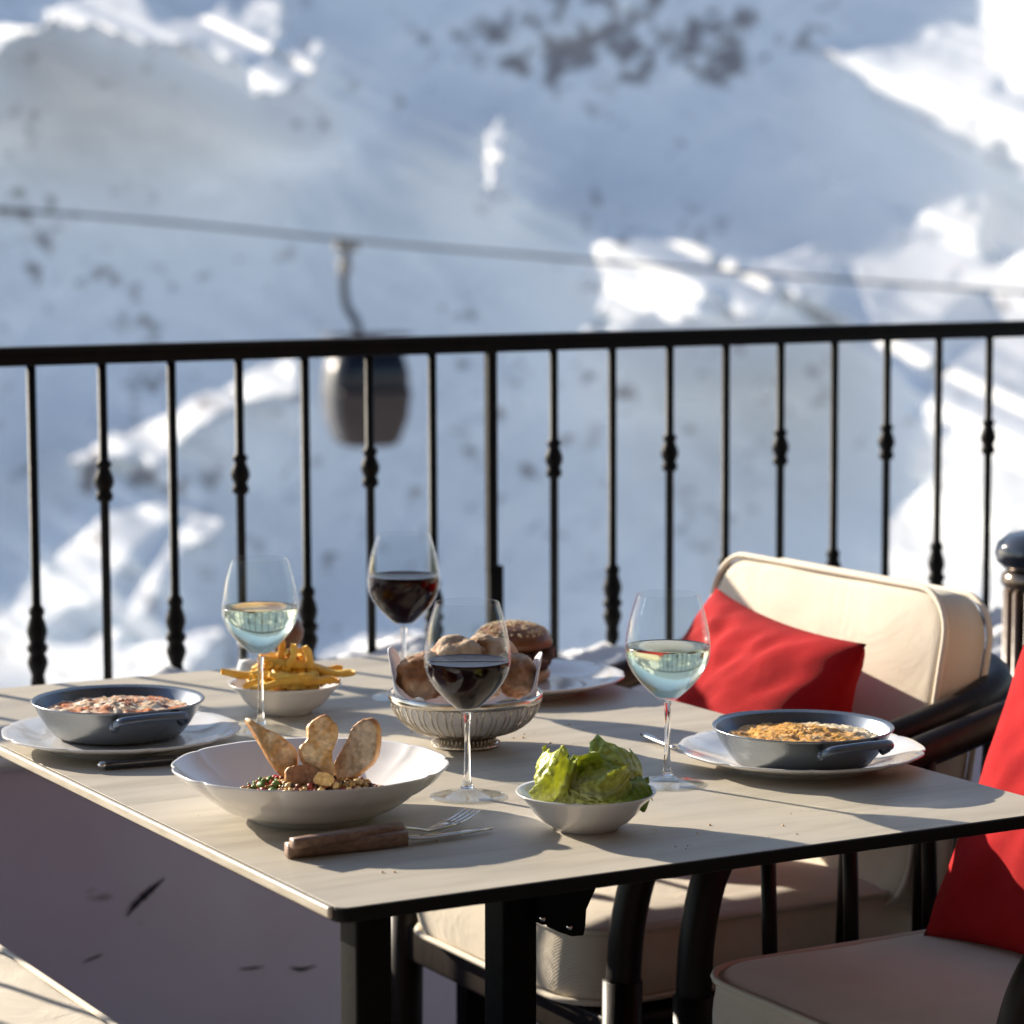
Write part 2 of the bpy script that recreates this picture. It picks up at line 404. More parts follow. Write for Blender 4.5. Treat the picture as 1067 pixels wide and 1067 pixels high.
# folding bracket under the top
YB = 2.93
pp = [(561, 905), (622, 903), (616, 926), (607, 946), (606, 963), (604, 973), (592, 974), (580, 970), (576, 962), (561, 962)]
q3 = [PY(a, b, YB) for a, b in pp]
mb = MB(); n = len(q3)
v = [loc(p) - Vector((0, .008, 0)) for p in q3] + [loc(p) + Vector((0, .02, 0)) for p in q3]
f = [tuple(range(n)), tuple(range(2 * n - 1, n - 1, -1))] + [(k, (k + 1) % n, n + (k + 1) % n, n + k) for k in range(n)]
mb.add(v, f); bk = mb.build('folding_bracket', M['black_metal'], tb, smooth=False)
for (a, b) in ((594, 966), (566, 957)):
    c_ = loc(PY(a, b, YB - .01)); v, f = lathe([(0, -.003), (.003, -.002), (.0042, .001), (.0042, .006), (0, .006)], 12)
    mm = MB(); mm.add(v, f); mm.xf(Matrix.Translation(c_) @ Matrix.Rotation(-PI / 2, 4, 'X')); mm.build('bolt', M['steel'], bk)

# ------------------------------------------------------------------ terrace: floor, parapet, snow, railing
m_floor = mat('terrace_floor', (0.27, 0.25, 0.27), 0.7, c2=(0.20, 0.185, 0.20), nscale=3, bump=.04, bscale=30)
rd = Vector((0.8862, 0.4633, 0)).normalized(); rn = Vector((rd.y, -rd.x, 0))      # along the rail, towards the camera
RP0 = Vector((-0.7435, 4.26, 0)); SPC = 0.1149
def RP(i, off=0, z=0): return RP0 + rd * (i * SPC) + rn * off + Vector((0, 0, z))
mb = MB(); a, b = RP(-50, 0.0), RP(80, 0.0)
mb.add([a, b, b + rn * 12, a + rn * 12, a - Vector((0, 0, .3)), b - Vector((0, 0, .3)), b + rn * 12 - Vector((0, 0, .3)), a + rn * 12 - Vector((0, 0, .3))], [(0, 1, 2, 3), (4, 5, 1, 0), (5, 6, 2, 1), (6, 7, 3, 2), (7, 4, 0, 3), (7, 6, 5, 4)])
tag(mb.build('terrace_floor', m_floor, smooth=False), kind='structure')

def wall_mat():
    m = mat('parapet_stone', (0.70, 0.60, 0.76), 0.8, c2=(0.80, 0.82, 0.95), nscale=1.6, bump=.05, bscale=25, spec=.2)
    t = m.node_tree; b = t.nodes['Principled BSDF']; base = b.inputs['Base Color'].links[0].from_socket
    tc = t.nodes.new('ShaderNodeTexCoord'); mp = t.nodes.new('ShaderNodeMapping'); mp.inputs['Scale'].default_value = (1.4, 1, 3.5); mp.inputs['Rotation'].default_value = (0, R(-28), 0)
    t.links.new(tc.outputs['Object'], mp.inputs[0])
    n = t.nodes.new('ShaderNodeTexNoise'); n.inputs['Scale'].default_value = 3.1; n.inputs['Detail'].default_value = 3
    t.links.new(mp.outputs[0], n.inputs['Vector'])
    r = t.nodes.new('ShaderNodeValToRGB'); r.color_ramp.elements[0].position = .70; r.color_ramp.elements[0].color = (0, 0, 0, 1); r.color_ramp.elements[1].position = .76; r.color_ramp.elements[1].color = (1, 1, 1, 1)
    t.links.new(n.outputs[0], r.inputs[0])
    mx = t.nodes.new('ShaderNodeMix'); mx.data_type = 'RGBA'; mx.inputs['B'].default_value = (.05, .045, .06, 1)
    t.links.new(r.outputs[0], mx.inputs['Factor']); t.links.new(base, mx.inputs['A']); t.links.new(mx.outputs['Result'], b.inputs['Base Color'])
    return m
M['wall'] = wall_mat()
WT = 0.555
pw = empty('parapet_wall', RP(0), math.atan2(rd.y, rd.x), 'low pale stone wall in shadow under the black railing, seen below the table', 'wall')
mb = MB(); mb.add(*box((3.0, -0.0, WT / 2 + .001), (11, 0.26, WT - .002), .012)); mb.build('wall_body', M['wall'], pw, smooth=False)
# dark scuffs on the wall face
m_sc = mat('scuff', (.03, .027, .035), .7)
def on_wall(px, py):
    r = ray(px, py); pl_ = RP(0, 0.1332); t_ = (pl_ - CAM).dot(rn) / r.dot(rn); wv = CAM + r * t_; d = wv - pw.location
    return Vector((d.dot(rd), d.dot(-rn), d.z))
for strokes in ([(132, 955), (140, 944), (150, 934), (160, 925), (172, 915)], [(248, 1010), (262, 1009), (276, 1007)], [(302, 1008), (315, 1010), (330, 1006)], [(86, 1003), (98, 998), (108, 994)]):
    pts = smooth_pts([on_wall(*s) for s in strokes], 4); L = len(pts)
    rr = [0.0008 + 0.0062 * math.sin(PI * (k + .01) / (L - 1 + .02)) * (0.7 + .5 * noise.noise(Vector((k * .7, strokes[0][0], 0)))) for k in range(L)]
    if strokes[0][0] != 132: rr = [q * (.35 if strokes[0][0] in (86, 248) else .55) for q in rr]
    v, f = tube(pts, rr, 8)
    c0 = sum(pts, Vector()) / L
    v = [Vector((q.x, c0.y + (q.y - c0.y) * .25, q.z)) for q in v]
    mm = MB(); mm.add(v, f); mm.build('scuff_mark', m_sc, pw)
M['snow'] = mat('snow', (0.86, 0.87, 0.89), 0.6, c2=(0.80, 0.82, 0.85), nscale=6, bump=.05, bscale=12, sss=0, spec=.3)
v = []; f = []; NX, NY = 560, 40
for i in range(NX + 1):
    s = -2.5 + 11 * i / NX
    for j in range(NY + 1):
        t = j / NY * 2 - 1; px_ = s
        hh = 0.055 + 0.045 * noise.noise(Vector((s * 2.2, t * .8, 1))) + 0.03 * noise.noise(Vector((s * 6.5, t * 2, 4))) + .012 * noise.noise(Vector((s * 18, t * 5, 9)))
        lump = 0.055 * math.exp(-((s - .62) / .13) ** 2) + .05 * math.exp(-((s - .21) / .06) ** 2) * .6
        hh = max(.02, hh + lump)
        hh += .012 * noise.noise(Vector((s * 40, t * 9, 12)))
        z = WT + hh * max(0, 1 - abs(t) ** 3.5) - (0.03 if abs(t) > .99 else 0)
        y = t * (0.155 + .02 * noise.noise(Vector((s * 3, 7, 0))))
        if t < -.8: z = WT + .012 - (-.8 - t) / .2 * (.035 + .02 * noise.noise(Vector((s * 5, 3, 2)))); y = -.150 - .012 * math.sin((-.8 - t) / .2 * PI) + (.016 if j == 0 else 0)
        v.append((s, y, z))
for i in range(NX):
    for j in range(NY): f.append((i * (NY + 1) + j, (i + 1) * (NY + 1) + j, (i + 1) * (NY + 1) + j + 1, i * (NY + 1) + j + 1))
b0 = len(v)
sn = link('snow_cap', v, f, M['snow'])
sn.location = pw.location; sn.rotation_euler = pw.rotation_euler
tag(sn, 'lumpy snow lying along the wall top around the feet of the black railing', 'snow', kind='stuff')

RZ = 1.166
TILT = -.005
rail = empty('balcony_railing', RP(0) + rd * .0052 - Vector((0, 0, .002)), math.atan2(rd.y, rd.x), 'black wrought iron railing with turned balusters in front of the snowy slope', 'railing')
rail.rotation_euler.y = TILT
mb = MB(); mb.add(*box((3.0, 0, RZ - .0045), (11, 0.044, 0.009), .003)); mb.add(*box((3.0, 0, RZ - .0195), (11, 0.03, 0.0205), .003))
mb.build('handrail', M['rail_metal'], rail, smooth=False)
def baluster(i, kind):
    r0 = .0073; z0, z1 = .57, RZ - .028
    def col_high(): return [(r0, .918), (.0125, .922), (.014, .928), (.0125, .933), (.0105, .937), (.014, .944), (.0158, .951), (.0145, .958), (.0105, .968), (.009, .972), (.0125, .976), (.012, .981), (r0, .985)]
    def col_low(): return [(r0, .625), (.011, .630), (.012, .64), (.010, .652), (.0135, .662), (.0165, .672), (.015, .680), (.012, .686), (.0165, .692), (.0165, .698), (.012, .704), (.0145, .712), (.0165, .722), (.014, .733), (.010, .745), (.0125, .750), (.012, .757), (r0, .763)]
    pr_ = [(0, z0), (r0, z0)] + (col_high() if kind == 'h' else col_low()) + [(r0, z1), (0, z1)]
    v, f = lathe(pr_, 14); m_ = MB(); m_.add(v, f); m_.xf(Matrix.Translation((i * SPC, 0, 0)))
    m_.build('baluster', M['rail_metal'], rail)
for i in range(-12, 30):
    if (i - 7) % 18 == 0:
        pts = [(0, 0, .57), (0, 0, .7), (0.0, 0.0, .745), (-.0055, 0, .77), (-.007, 0, .80), (-.007, 0, RZ - .028)]
        m_ = MB(); m_.add(*box((0, 0, (.57 + .775) / 2), (.026, .018, .775 - .57), .002)); m_.add(*box((-.0055, 0, .95), (.0165, .018, 2 * (RZ - .028 - .95)), .002))
        m_.xf(Matrix.Translation((i * SPC, 0, 0))); m_.build('post', M['rail_metal'], rail, smooth=False)
    else: baluster(i, 'h' if (i % 2 and i < 7) or (i > 7 and i % 2 == 0) else 'l')

# ------------------------------------------------------------------ crockery
def lobes(n, amp, r_from, r_to):
    def rf(a, r, z):
        k = min(1, max(0, (r - r_from) / (r_to - r_from))); x = (a * n / (2 * PI)) % 1
        return 1 + amp * k * k * (abs(math.sin(PI * x)) ** 0.7 - .5 + .35 * math.cos(2 * PI * x * 1))
    return rf
def dish(name, prof, pos, label, cat='plate', group=None, n=180, rf=None, m=None, rz=0):
    v, f = lathe(prof, n, rf); m_ = MB(); m_.add(v, f); o = m_.build(name, m or M['porcelain']); o.location = pos; o.rotation_euler.z = rz
    return tag(o, label, cat, group)
PLATE = [(0, .004), (.078, .004), (.080, 0), (.084, 0), (.086, .004), (.100, .0075), (.118, .0125), (.132, .0175), (.1350, .0195), (.1352, .021), (.134, .0215), (.128, .0195), (.125, .0192), (.110, .0145), (.096, .0105), (.088, .0085), (.080, .0075), (0, .0075)]
DEEP = [(0, .004), (.058, .004), (.060, 0), (.064, 0), (.066, .004), (.078, .0075), (.092, .014), (.104, .023), (.111, .029), (.118, .0325), (.130, .042), (.1385, .0525), (.1395, .054), (.139, .0553), (.137, .0545), (.128, .044), (.116, .036), (.108, .030), (.096, .021), (.080, .013), (.06, .010), (0, .009)]
BOWL = [(0, .003), (.028, .003), (.029, 0), (.032, 0), (.034, .003), (.044, .009), (.053, .018), (.059, .0265), (.064, .0315), (.0695, .0365), (.0705, .038), (.0700, .0388), (.067, .0372), (.0605, .031), (.055, .024), (.048, .016), (.036, .0095), (.02, .007), (0, .007)]
def TC(pxl, pxr, py, h):       # centre on the table of a rim seen from pxl to pxr
    a = P(pxl, py, TZ + h); b = P(pxr, py, TZ + h); c = (a + b) / 2; return Vector((c.x, c.y, TZ)), (b - a).length / 2
pc, _ = TC(182, 465, 797, .053)
dish('deep_plate', DEEP, pc, 'large white scalloped deep plate holding bread slices and crumbled mix, nearest the table corner', rf=lobes(10, .055, .085, .138), rz=.15)
plL, _ = TC(5, 248, 760, .02)
dish('plate', PLATE, plL, 'white scalloped plate under the steel pan at the left edge', rf=lobes(9, .065, .105, .134), rz=.2)
plR, _ = TC(706, 964, 779, .02)
dish('plate', PLATE, plR, 'white scalloped plate under the steel pan by the red cushions', rf=lobes(9, .065, .105, .134), rz=.5)
plB, _ = TC(432, 650, 703, .02)
dish('plate', PLATE, plB, 'white plate carrying the burger behind the bread basket', rf=lobes(9, .05, .105, .134))
bS, _ = TC(538, 683, 824, .038)
dish('bowl', BOWL, bS, 'small white bowl filled with green lettuce', 'bowl')
bF, _ = TC(237, 358, 711, .038)
dish('bowl', BOWL, bF, 'small white bowl heaped with french fries', 'bowl')

# pans
def pan(pos, label, rz):
    t = empty('gratin_pan', pos, rz, label, 'pan', 'steel gratin pans')
    out = [(0, 0), (.066, 0), (.074, .003), (.083, .014), (.092, .028), (.0965, .038), (.0995, .0405), (.1005, .042), (.0995, .0432), (.0955, .0405)]
    v, f = lathe(out, 96); inn = [(.0955, .0405), (.090, .028), (.081, .014), (.072, .0045), (.06, .003), (0, .003)]
    m_ = MB(); m_.add(v, f, 0); v, f = lathe(inn, 96); m_.add(v, f, 1)
    m_.build('pan_body', None, t, mats=[M['enamel'], M['enamel_in']])
    for s in (1, -1):
        pts = smooth_pts([(s * .089, -.040, .026), (s * .097, -.043, .031), (s * .106, -.038, .0355), (s * .110, -.02, .037), (s * .111, 0, .0375), (s * .110, .02, .037), (s * .106, .038, .0355), (s * .097, .043, .031), (s * .089, .040, .026)], 5)
        v, f = tube(pts, .0034, 10, flat=1.5); m_ = MB(); m_.add(v, f)
        for q in (-1, 1):
            m_.add(*tube([(s * .088, q * .041, .026), (s * .096, q * .043, .0295)], [.0062, .0050], 10))
        m_.build('handle', M['enamel_in'], t)
    return t
HZ = math.atan2(-.85, .5)
pcL, _ = TC(32, 214, 729, .0505); pcL.z = TZ + .0085 + .0005
pcR, _ = TC(739, 934, 757, .0505); pcR.z = TZ + .0085 + .0005
pan(pcL, 'steel gratin pan at the left edge with pale cheese topping', HZ)
pan(pcR, 'steel gratin pan by the red cushions with golden crumb topping', HZ)
def food_disc(name, pos, r, z, amp, seed, m, label, tintfn, mound=0.0, off=(0, 0)):
    v = []; f = []; NR, NA = 44, 120
    for i in range(NR + 1):
        for k in range(NA):
            rr = r * i / NR * (1 + .04 * noise.noise(Vector((math.cos(2 * PI * k / NA) * 2, math.sin(2 * PI * k / NA) * 2, seed)))); a = 2 * PI * k / NA; x, y = rr * math.cos(a), rr * math.sin(a)
            q = i / NR
            h = z + mound * math.exp(-(((x - off[0]) ** 2 + (y - off[1]) ** 2) / (r * .62) ** 2)) + amp * (noise.noise(Vector((x * 60, y * 60, seed))) + .6 * noise.noise(Vector((x * 160, y * 160, seed + 2))) + .5 * noise.noise(Vector((x * 380, y * 380, seed + 5))))
            h *= 1
            if q > .93: h -= (q - .93) * .06
            v.append((x, y, max(.0042, h)))
    for i in range(NR):
        for k in range(NA):
            k2 = (k + 1) % NA; f.append((i * NA + k, (i + 1) * NA + k, (i + 1) * NA + k2, i * NA + k2))
    n0 = len(v)
    for k in range(NA): v.append((v[NR * NA + k][0] * .78, v[NR * NA + k][1] * .78, .0046))
    for k in range(NA):
        k2 = (k + 1) % NA; f.append((NR * NA + k, n0 + k, n0 + k2, NR * NA + k2))
    f.append(tuple(n0 + k for k in range(NA)))
    o = link(name, v, f, m); o.location = pos; vtint(o, tintfn); tag(o, label, 'gratin'); return o
def mixc(a, b, t): t = min(1, max(0, t)); return tuple(x + (y - x) * t for x, y in zip(a, b))
def tintR(c):
    n = noise.noise(Vector((c.x * 45, c.y * 45, 3))) * .6 + noise.noise(Vector((c.x * 170, c.y * 170, 7))) * .7
    base = mixc((.74, .40, .08), (.50, .19, .035), n + .25); base = mixc(base, (.78, .58, .30), max(0, n - .15) * 3)
    rim = math.hypot(c.x - .0, c.y + .01) / .08
    return mixc(base, (.78, .66, .45), max(0, c.x * .8 + c.y * .6 - .038) * 50)
def tintL(c):
    n = noise.noise(Vector((c.x * 38, c.y * 38, 13))); n2 = noise.noise(Vector((c.x * 120, c.y * 120, 17)))
    base = mixc((.72, .55, .36), (.66, .22, .05), max(0, n * 2.4 + .4)); base = mixc(base, (.25, .05, .03), max(0, n2 * 3 - .5)); return mixc(base, (.88, .84, .74), max(0, -n2 * 2.5 - .25))
mf = vcol_mat('baked_topping', .42, bump=.0016, bscale=420, noise_mul=.3, nscale=260, sss=.15)
food_disc('gratin_filling', pcR, .0885, .0300, .0030, 2, mf, 'golden crumbed gratin filling the pan by the red cushions', tintR, .008, (.006, -.0))
food_disc('gratin_filling', pcL, .0890, .0305, .0032, 6, mf, 'pale melted cheese gratin with red bits in the left pan', tintL, .008, (0, 0))

# ------------------------------------------------------------------ wine glasses
def glass(px, py, label, wine, lvl, sc=1.0, wlabel=None):
    b = T(px, py); t = empty('wine_glass', b, rnd.random() * 6, label, 'glass', 'stemmed wine glasses')
    outer = [(.0040, .090), (.0075, .0925), (.014, .0975), (.024, .1065), (.034, .1175), (.0415, .129), (.0455, .140), (.0468, .150), (.0464, .160), (.0445, .172), (.0415, .186), (.0375, .200), (.0345, .2100)]
    outer = [(p.x, p.z) for p in smooth_pts([(r, 0, z) for r, z in outer], 3)]
    inner = [(max(0, r - .0011), z) for r, z in outer if z > .0945]; inner = [(0.0, inner[0][1] - .0008)] + inner
    prof = [(0, .0885)] + outer + [(.0340, .2106)] + inner[::-1]
    v, f = lathe(prof, 72); m_ = MB(); m_.add(v, f); m_.build('glass_bowl', M['thin'], t)
    st = [(0, .0905), (.0042, .0915), (.0040, .088), (.0033, .080), (.0031, .060), (.0034, .035), (.0043, .018), (.0065, .011), (.0075, .0100), (.006, .0085), (0, .0083)]
    st = st[:1] + [(p.x, p.z) for p in smooth_pts([(r, 0, z) for r, z in st[1:-1]], 3)] + [st[-1]]
    v, f = lathe(st, 48); m_ = MB(); m_.add(v, f); m_.build('stem', M['glass'], t)
    ft = [(0, .0100), (.0074, .0098), (.011, .0068), (.020, .0042), (.032, .0026), (.040, .0020), (.0412, .0012), (.0408, .0004), (.039, .0003), (0, .0003)]
    v, f = lathe(ft, 64); m_ = MB(); m_.add(v, f); m_.build('foot', M['foot'], t)
    t.scale = (sc, sc, sc)
    ins = [(r - .0014, z) for r, z in outer if .0955 < z < lvl]; pr_ = [(0, .0952)] + ins
    top = ins[-1][0]; pr_ += [(top - .0002, lvl + .0006), (top - .0012, lvl + .0001), (top - .004, lvl - .0003), (0, lvl - .0003)]
    v, f = lathe(pr_, 72); m_ = MB(); m_.add(v, f); o = m_.build('wine', M[wine]); o.location = b; o.scale = t.scale
    tag(o, wlabel, 'wine')
    return t
glass(272, 762, 'wine glass of pale white wine beside the bowl of fries', 'white_wine', .152, .985, 'pale white wine in the glass by the fries')
glass(421, 727, 'farther red wine glass standing behind the bread basket', 'red_wine', .157, 1.0, 'dark red wine in the farther glass behind the bread basket')
glass(487, 830, 'red wine glass standing in front of the bread basket', 'red_wine', .147, .985, 'dark red wine in the glass in front of the bread basket')
glass(695, 817, 'wine glass of pale white wine in front of the red cushion', 'white_wine', .153, .985, 'pale white wine in the glass before the red cushion')

# ------------------------------------------------------------------ bread basket
bc = T(485, 777)
bk = empty('bread_basket', bc, 0, 'silver wire basket on a round foot, lined with a white napkin', 'basket')
def bprof(t):   # t 0..1 from foot to rim
    r = .028 + (.0865 - .028) * math.sin(t * PI / 2) ** .85; z = .015 + .042 * (1 - math.cos(t * PI / 2)) ** .95; return r, z
v, f = lathe([(.0845, .0545), (.0885, .0545), (.0895, .0575), (.0895, .0625), (.0882, .064), (.0865, .063), (.0858, .056), (.0845, .0545)], 96); m_ = MB(); m_.add(v, f); m_.build('rim_band', M['silver'], bk)
m_ = MB(); NW = 30
for k in range(NW):
    a0 = 2 * PI * k / NW; half = PI / NW * .62
    pts = []
    for s_ in range(9): t = .05 + s_ / 8 * .80; r, z = bprof(t); pts.append((a0 - half, r, z))
    for s_ in range(1, 6):
        an = PI * s_ / 6; t = .85 + .13 * math.sin(an); r, z = bprof(t); pts.append((a0 - half * math.cos(an), r, z))
    for s_ in range(8, -1, -1): t = .05 + s_ / 8 * .80; r, z = bprof(t); pts.append((a0 + half, r, z))
    m_.add(*tube([(r * math.cos(a), r * math.sin(a), z) for a, r, z in pts], .0010, 6))
m_.build('wire_cage', M['silver'], bk)
v, f = lathe([(0, .0145), (.030, .0145), (.0335, .0155), (.034, .0175), (.031, .019), (0, .019)], 64); m_ = MB(); m_.add(v, f)
v, f = lathe([(.0345, .001), (.0385, .0005), (.0395, .0025), (.0385, .005), (.036, .0055), (.034, .0135), (.031, .0145), (.030, .013), (.033, .005), (.0345, .001)], 64); m_.add(v, f)
for k in range(44):
    a = 2 * PI * k / 44; v, f = lathe([(0, -.0012), (.0011, -.0005), (.0011, .0005), (0, .0012)], 6); s0 = len(m_.v); m_.add(v, f); m_.xf(Matrix.Translation((.0395 * math.cos(a), .0395 * math.sin(a), .0045)), s0)
    m_.add(*tube([(.0362 * math.cos(a), .0362 * math.sin(a), .005), (.034 * math.cos(a), .034 * math.sin(a), .0145)], .0008, 5))
m_.build('foot', M['silver'], bk)
# napkin
v = []; NR, NA = 40, 140
peaks = [(PI * .96, .046), (PI * .03, .038), (PI * .55, .012), (-PI * .52, -.018)]
for i in range(NR + 1):
    q = i / NR
    for k in range(NA):
        a = 2 * PI * k / NA; pk = 0; wdt = 0
        for (pa, ph) in peaks:
            d = math.atan2(math.sin(a - pa), math.cos(a - pa)); pk += ph * math.exp(-(d / .42) ** 4)
        if q < .72:
            t = q / .72; r, z = bprof(t); r = r * t ** .05 - .0045; r *= min(1, t * 3) ; z += .0035
            if t < .35: z = .022
        else:
            t = (q - .72) / .28; r, z = bprof(1); ext = max(0, .006 + pk); r = r - .0045 + t * (.003 + .10 * max(0, pk)) ; z = z + .0035 + t * ext
        wv = .0022 * math.sin(a * 11 + 2 * noise.noise(Vector((a * 2, q * 3, 1)))) * q + .004 * noise.noise(Vector((math.cos(a) * 3, math.sin(a) * 3, q * 4)))
        r = min(r + wv * .5 - .002, .0838 if z < .066 else 9)
        v.append((r * math.cos(a), r * math.sin(a), z + wv * q))
f = []
for i in range(NR):
    for k in range(NA): k2 = (k + 1) % NA; f.append((i * NA + k, (i + 1) * NA + k, (i + 1) * NA + k2, i * NA + k2))
nap = link('napkin', v, f, M['napkin']); nap.location = bc
sm = nap.modifiers.new('thick', 'SOLIDIFY'); sm.thickness = .0018; sm.offset = 1
tag(nap, 'white cloth napkin lining the bread basket with its corners standing up', 'napkin')
# bread
M['crust'] = vcol_mat('crust', .75, bump=.0022, bscale=130, noise_mul=.35, nscale=90)
def roll(c, d, seed, rz, label, tilt=0, dark=0.0):
    bm = bmesh.new(); bmesh.ops.create_icosphere(bm, subdivisions=5, radius=1)
    for q in bm.verts:
        p = q.co.copy(); n_ = noise.noise(p * 1.3 + Vector((seed, 0, 0))) * .22 + noise.noise(p * 3.1 + Vector((seed, 4, 0))) * .06 + noise.noise(p * 8 + Vector((seed, 4, 2))) * .03
        rr = 1 - abs(noise.noise(p * 1.8 + Vector((0, seed, 0)))); n_ -= max(0, rr - .9) * .6
        q.co = Vector((p.x * d[0], p.y * d[1], p.z * d[2])) * (1 + n_)
    me = bpy.data.meshes.new('bread_roll'); bm.to_mesh(me); bm.free(); me.materials.append(M['crust'])
    me.polygons.foreach_set('use_smooth', [True] * len(me.polygons)); o = bpy.data.objects.new('bread_roll', me); col.objects.link(o)
    o.location = c; o.rotation_euler = (tilt, tilt * .5, rz)
    def tf(p):
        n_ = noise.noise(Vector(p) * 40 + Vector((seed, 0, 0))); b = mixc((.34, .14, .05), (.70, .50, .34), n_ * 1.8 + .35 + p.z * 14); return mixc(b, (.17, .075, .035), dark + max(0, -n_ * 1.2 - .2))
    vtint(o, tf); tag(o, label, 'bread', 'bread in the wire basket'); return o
def bp_(px, py, dy=0, h=.06):
    return PY(px, py, bc.y + dy)
roll(bp_(445, 704, -.005), (.038, .030, .027), 1, .4, 'brown roll at the left of the bread basket', .2)
roll(bp_(478, 690, .012), (.038, .031, .030), 5, -.3, 'pale crusty roll topmost in the bread basket', .4)
roll(bp_(509, 684, .03), (.036, .029, .026), 9, .8, 'crusty roll at the back of the bread basket', .1)
roll(bp_(534, 703, -.0), (.029, .034, .025), 12, .2, 'dark roll at the right of the bread basket', .1, .35)
roll(bp_(489, 714, -.022), (.034, .022, .018), 15, .1, 'small roll low in the front of the bread basket', .1)

# ------------------------------------------------------------------ burger
bg = T(534, 707, .0085); bg.z = TZ + .0076
bu = empty('burger', bg, 0, 'seeded bun burger on the white plate behind the bread basket', 'burger')
M['bun'] = vcol_mat('bun', .35, bump=.0008, bscale=200, noise_mul=.15)
def lumpy(prof, seed, amp, n=96):
    v, f = lathe(prof, n)
    return [p + p.normalized() * amp * (noise.noise(p * 35 + Vector((seed, 0, 0))) + .5 * noise.noise(p * 90 + Vector((seed, 0, 0)))) for p in v], f
v, f = lumpy([(0, 0), (.044, 0), (.049, .004), (.050, .010), (.047, .015), (0, .015)], 1, .0015); o = MB().add(v, f).build('bottom_bun', M['bun'], bu); vtint(o, lambda p: (.5, .3, .14))
v, f = lumpy([(0, .013), (.044, .013), (.050, .018), (.053, .025), (.051, .032), (.045, .037), (0, .037)], 2, .010); o = MB().add(v, f).build('patty', M['crust'], bu); vtint(o, lambda p: (.075, .035, .02))
# frilly dark onion / leaf between
v = []; NA = 140
for i in range(7):
    for k in range(NA):
        a = 2 * PI * k / NA; q = i / 6; fr_ = noise.noise(Vector((math.cos(a) * 6, math.sin(a) * 6, 2)))
        v.append(((.030 + .026 * q) * math.cos(a) * (1 + .05 * fr_), (.030 + .026 * q) * math.sin(a) * (1 + .05 * fr_), .040 + q * (.007 * math.sin(a * 13 + 4 * fr_) - .004) + .003 * fr_))
f = [(i * NA + k, (i + 1) * NA + k, (i + 1) * NA + (k + 1) % NA, i * NA + (k + 1) % NA) for i in range(6) for k in range(NA)]
o = link('onion_layer', v, f, M['crust'], bu); vtint(o, lambda p: mixc((.10, .05, .035), (.30, .2, .16), noise.noise(Vector(p) * 60) * 2)); sm = o.modifiers.new('t', 'SOLIDIFY'); sm.thickness = .002
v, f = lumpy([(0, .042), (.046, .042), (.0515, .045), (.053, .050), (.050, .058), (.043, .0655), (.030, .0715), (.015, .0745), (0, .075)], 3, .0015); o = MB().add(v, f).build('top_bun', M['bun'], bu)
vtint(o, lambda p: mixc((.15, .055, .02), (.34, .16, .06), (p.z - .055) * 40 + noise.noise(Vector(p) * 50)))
m_ = MB(); sv, sf = lathe([(0, -.0021), (.0011, -.0011), (.0013, .0003), (.0008, .0014), (0, .0021)], 7)
for k in range(260):
    a = rnd.random() * 2 * PI; rr = .047 * math.sqrt(rnd.random()); z = float(np.interp(rr, [0, .015, .030, .043, .050], [.075, .0745, .0715, .0655, .058])) + .0004
    s0 = len(m_.v); m_.add(sv, sf); m_.xf(Matrix.Translation((rr * math.cos(a), rr * math.sin(a), z + .0008)) @ Matrix.Rotation(rnd.random() * 6, 4, 'Z') @ Matrix.Rotation(PI / 2, 4, 'X'), s0)
tag(m_.build('sesame_seeds', mat('sesame', (.70, .55, .33), .5), bu), kind='stuff')

# ------------------------------------------------------------------ fries
M['fry'] = mat('fry', (.84, .50, .06), .42, c2=(.74, .33, .03), nscale=45, bump=.03, bscale=300, sss=.25)
M['fry2'] = mat('fry_pale', (.88, .62, .14), .42, c2=(.80, .46, .06), nscale=45, bump=.03, bscale=300, sss=.25)
protos = []
for q in range(5):
    L = .046 + .006 * q; bend = .006 * math.sin(q * 2.1); pts = [(-L / 2 + L * k / 8, bend * (1 - (2 * k / 8 - 1) ** 2) * (1 if q % 2 else -1), .003 * math.sin(k * .7 + q)) for k in range(9)]
    v = []; f = []
    for k, p in enumerate(pts):
        s_ = .0046 * (1 if 0 < k < 8 else .72) * (1 + .12 * math.sin(k * 1.9 + q))
        x = p[0] * (1 if 0 < k < 8 else 1.01)
        for j in range(12):
            an = 2 * PI * j / 12 + PI / 4; cc, ss = math.cos(an), math.sin(an); sq = 1 / (abs(cc) ** 4 + abs(ss) ** 4) ** .25
            v.append((x, p[1] + s_ * cc * sq, p[2] + s_ * ss * sq))
    for k in range(8):
        for j in range(12): j2 = (j + 1) % 12; f.append((k * 12 + j, (k + 1) * 12 + j, (k + 1) * 12 + j2, k * 12 + j2))
    f.append(tuple(range(12))[::-1]); f.append(tuple(8 * 12 + j for j in range(12)))
    me = bpy.data.meshes.new('french_fry'); me.from_pydata(v, [], f); me.materials.append(M['fry' if q % 2 else 'fry2']); me.polygons.foreach_set('use_smooth', [True] * len(me.polygons)); me.update(); protos.append(me)
def fry(c, rx, ry, rz, q=None):
    o = bpy.data.objects.new('french_fry', protos[rnd.randrange(5) if q is None else q]); col.objects.link(o); o.location = c; o.rotation_euler = (rx, ry, rz)
    tag(o, 'golden french fry in the white bowl beside the wine glass', 'fry', 'french fries heaped in the bowl'); return o
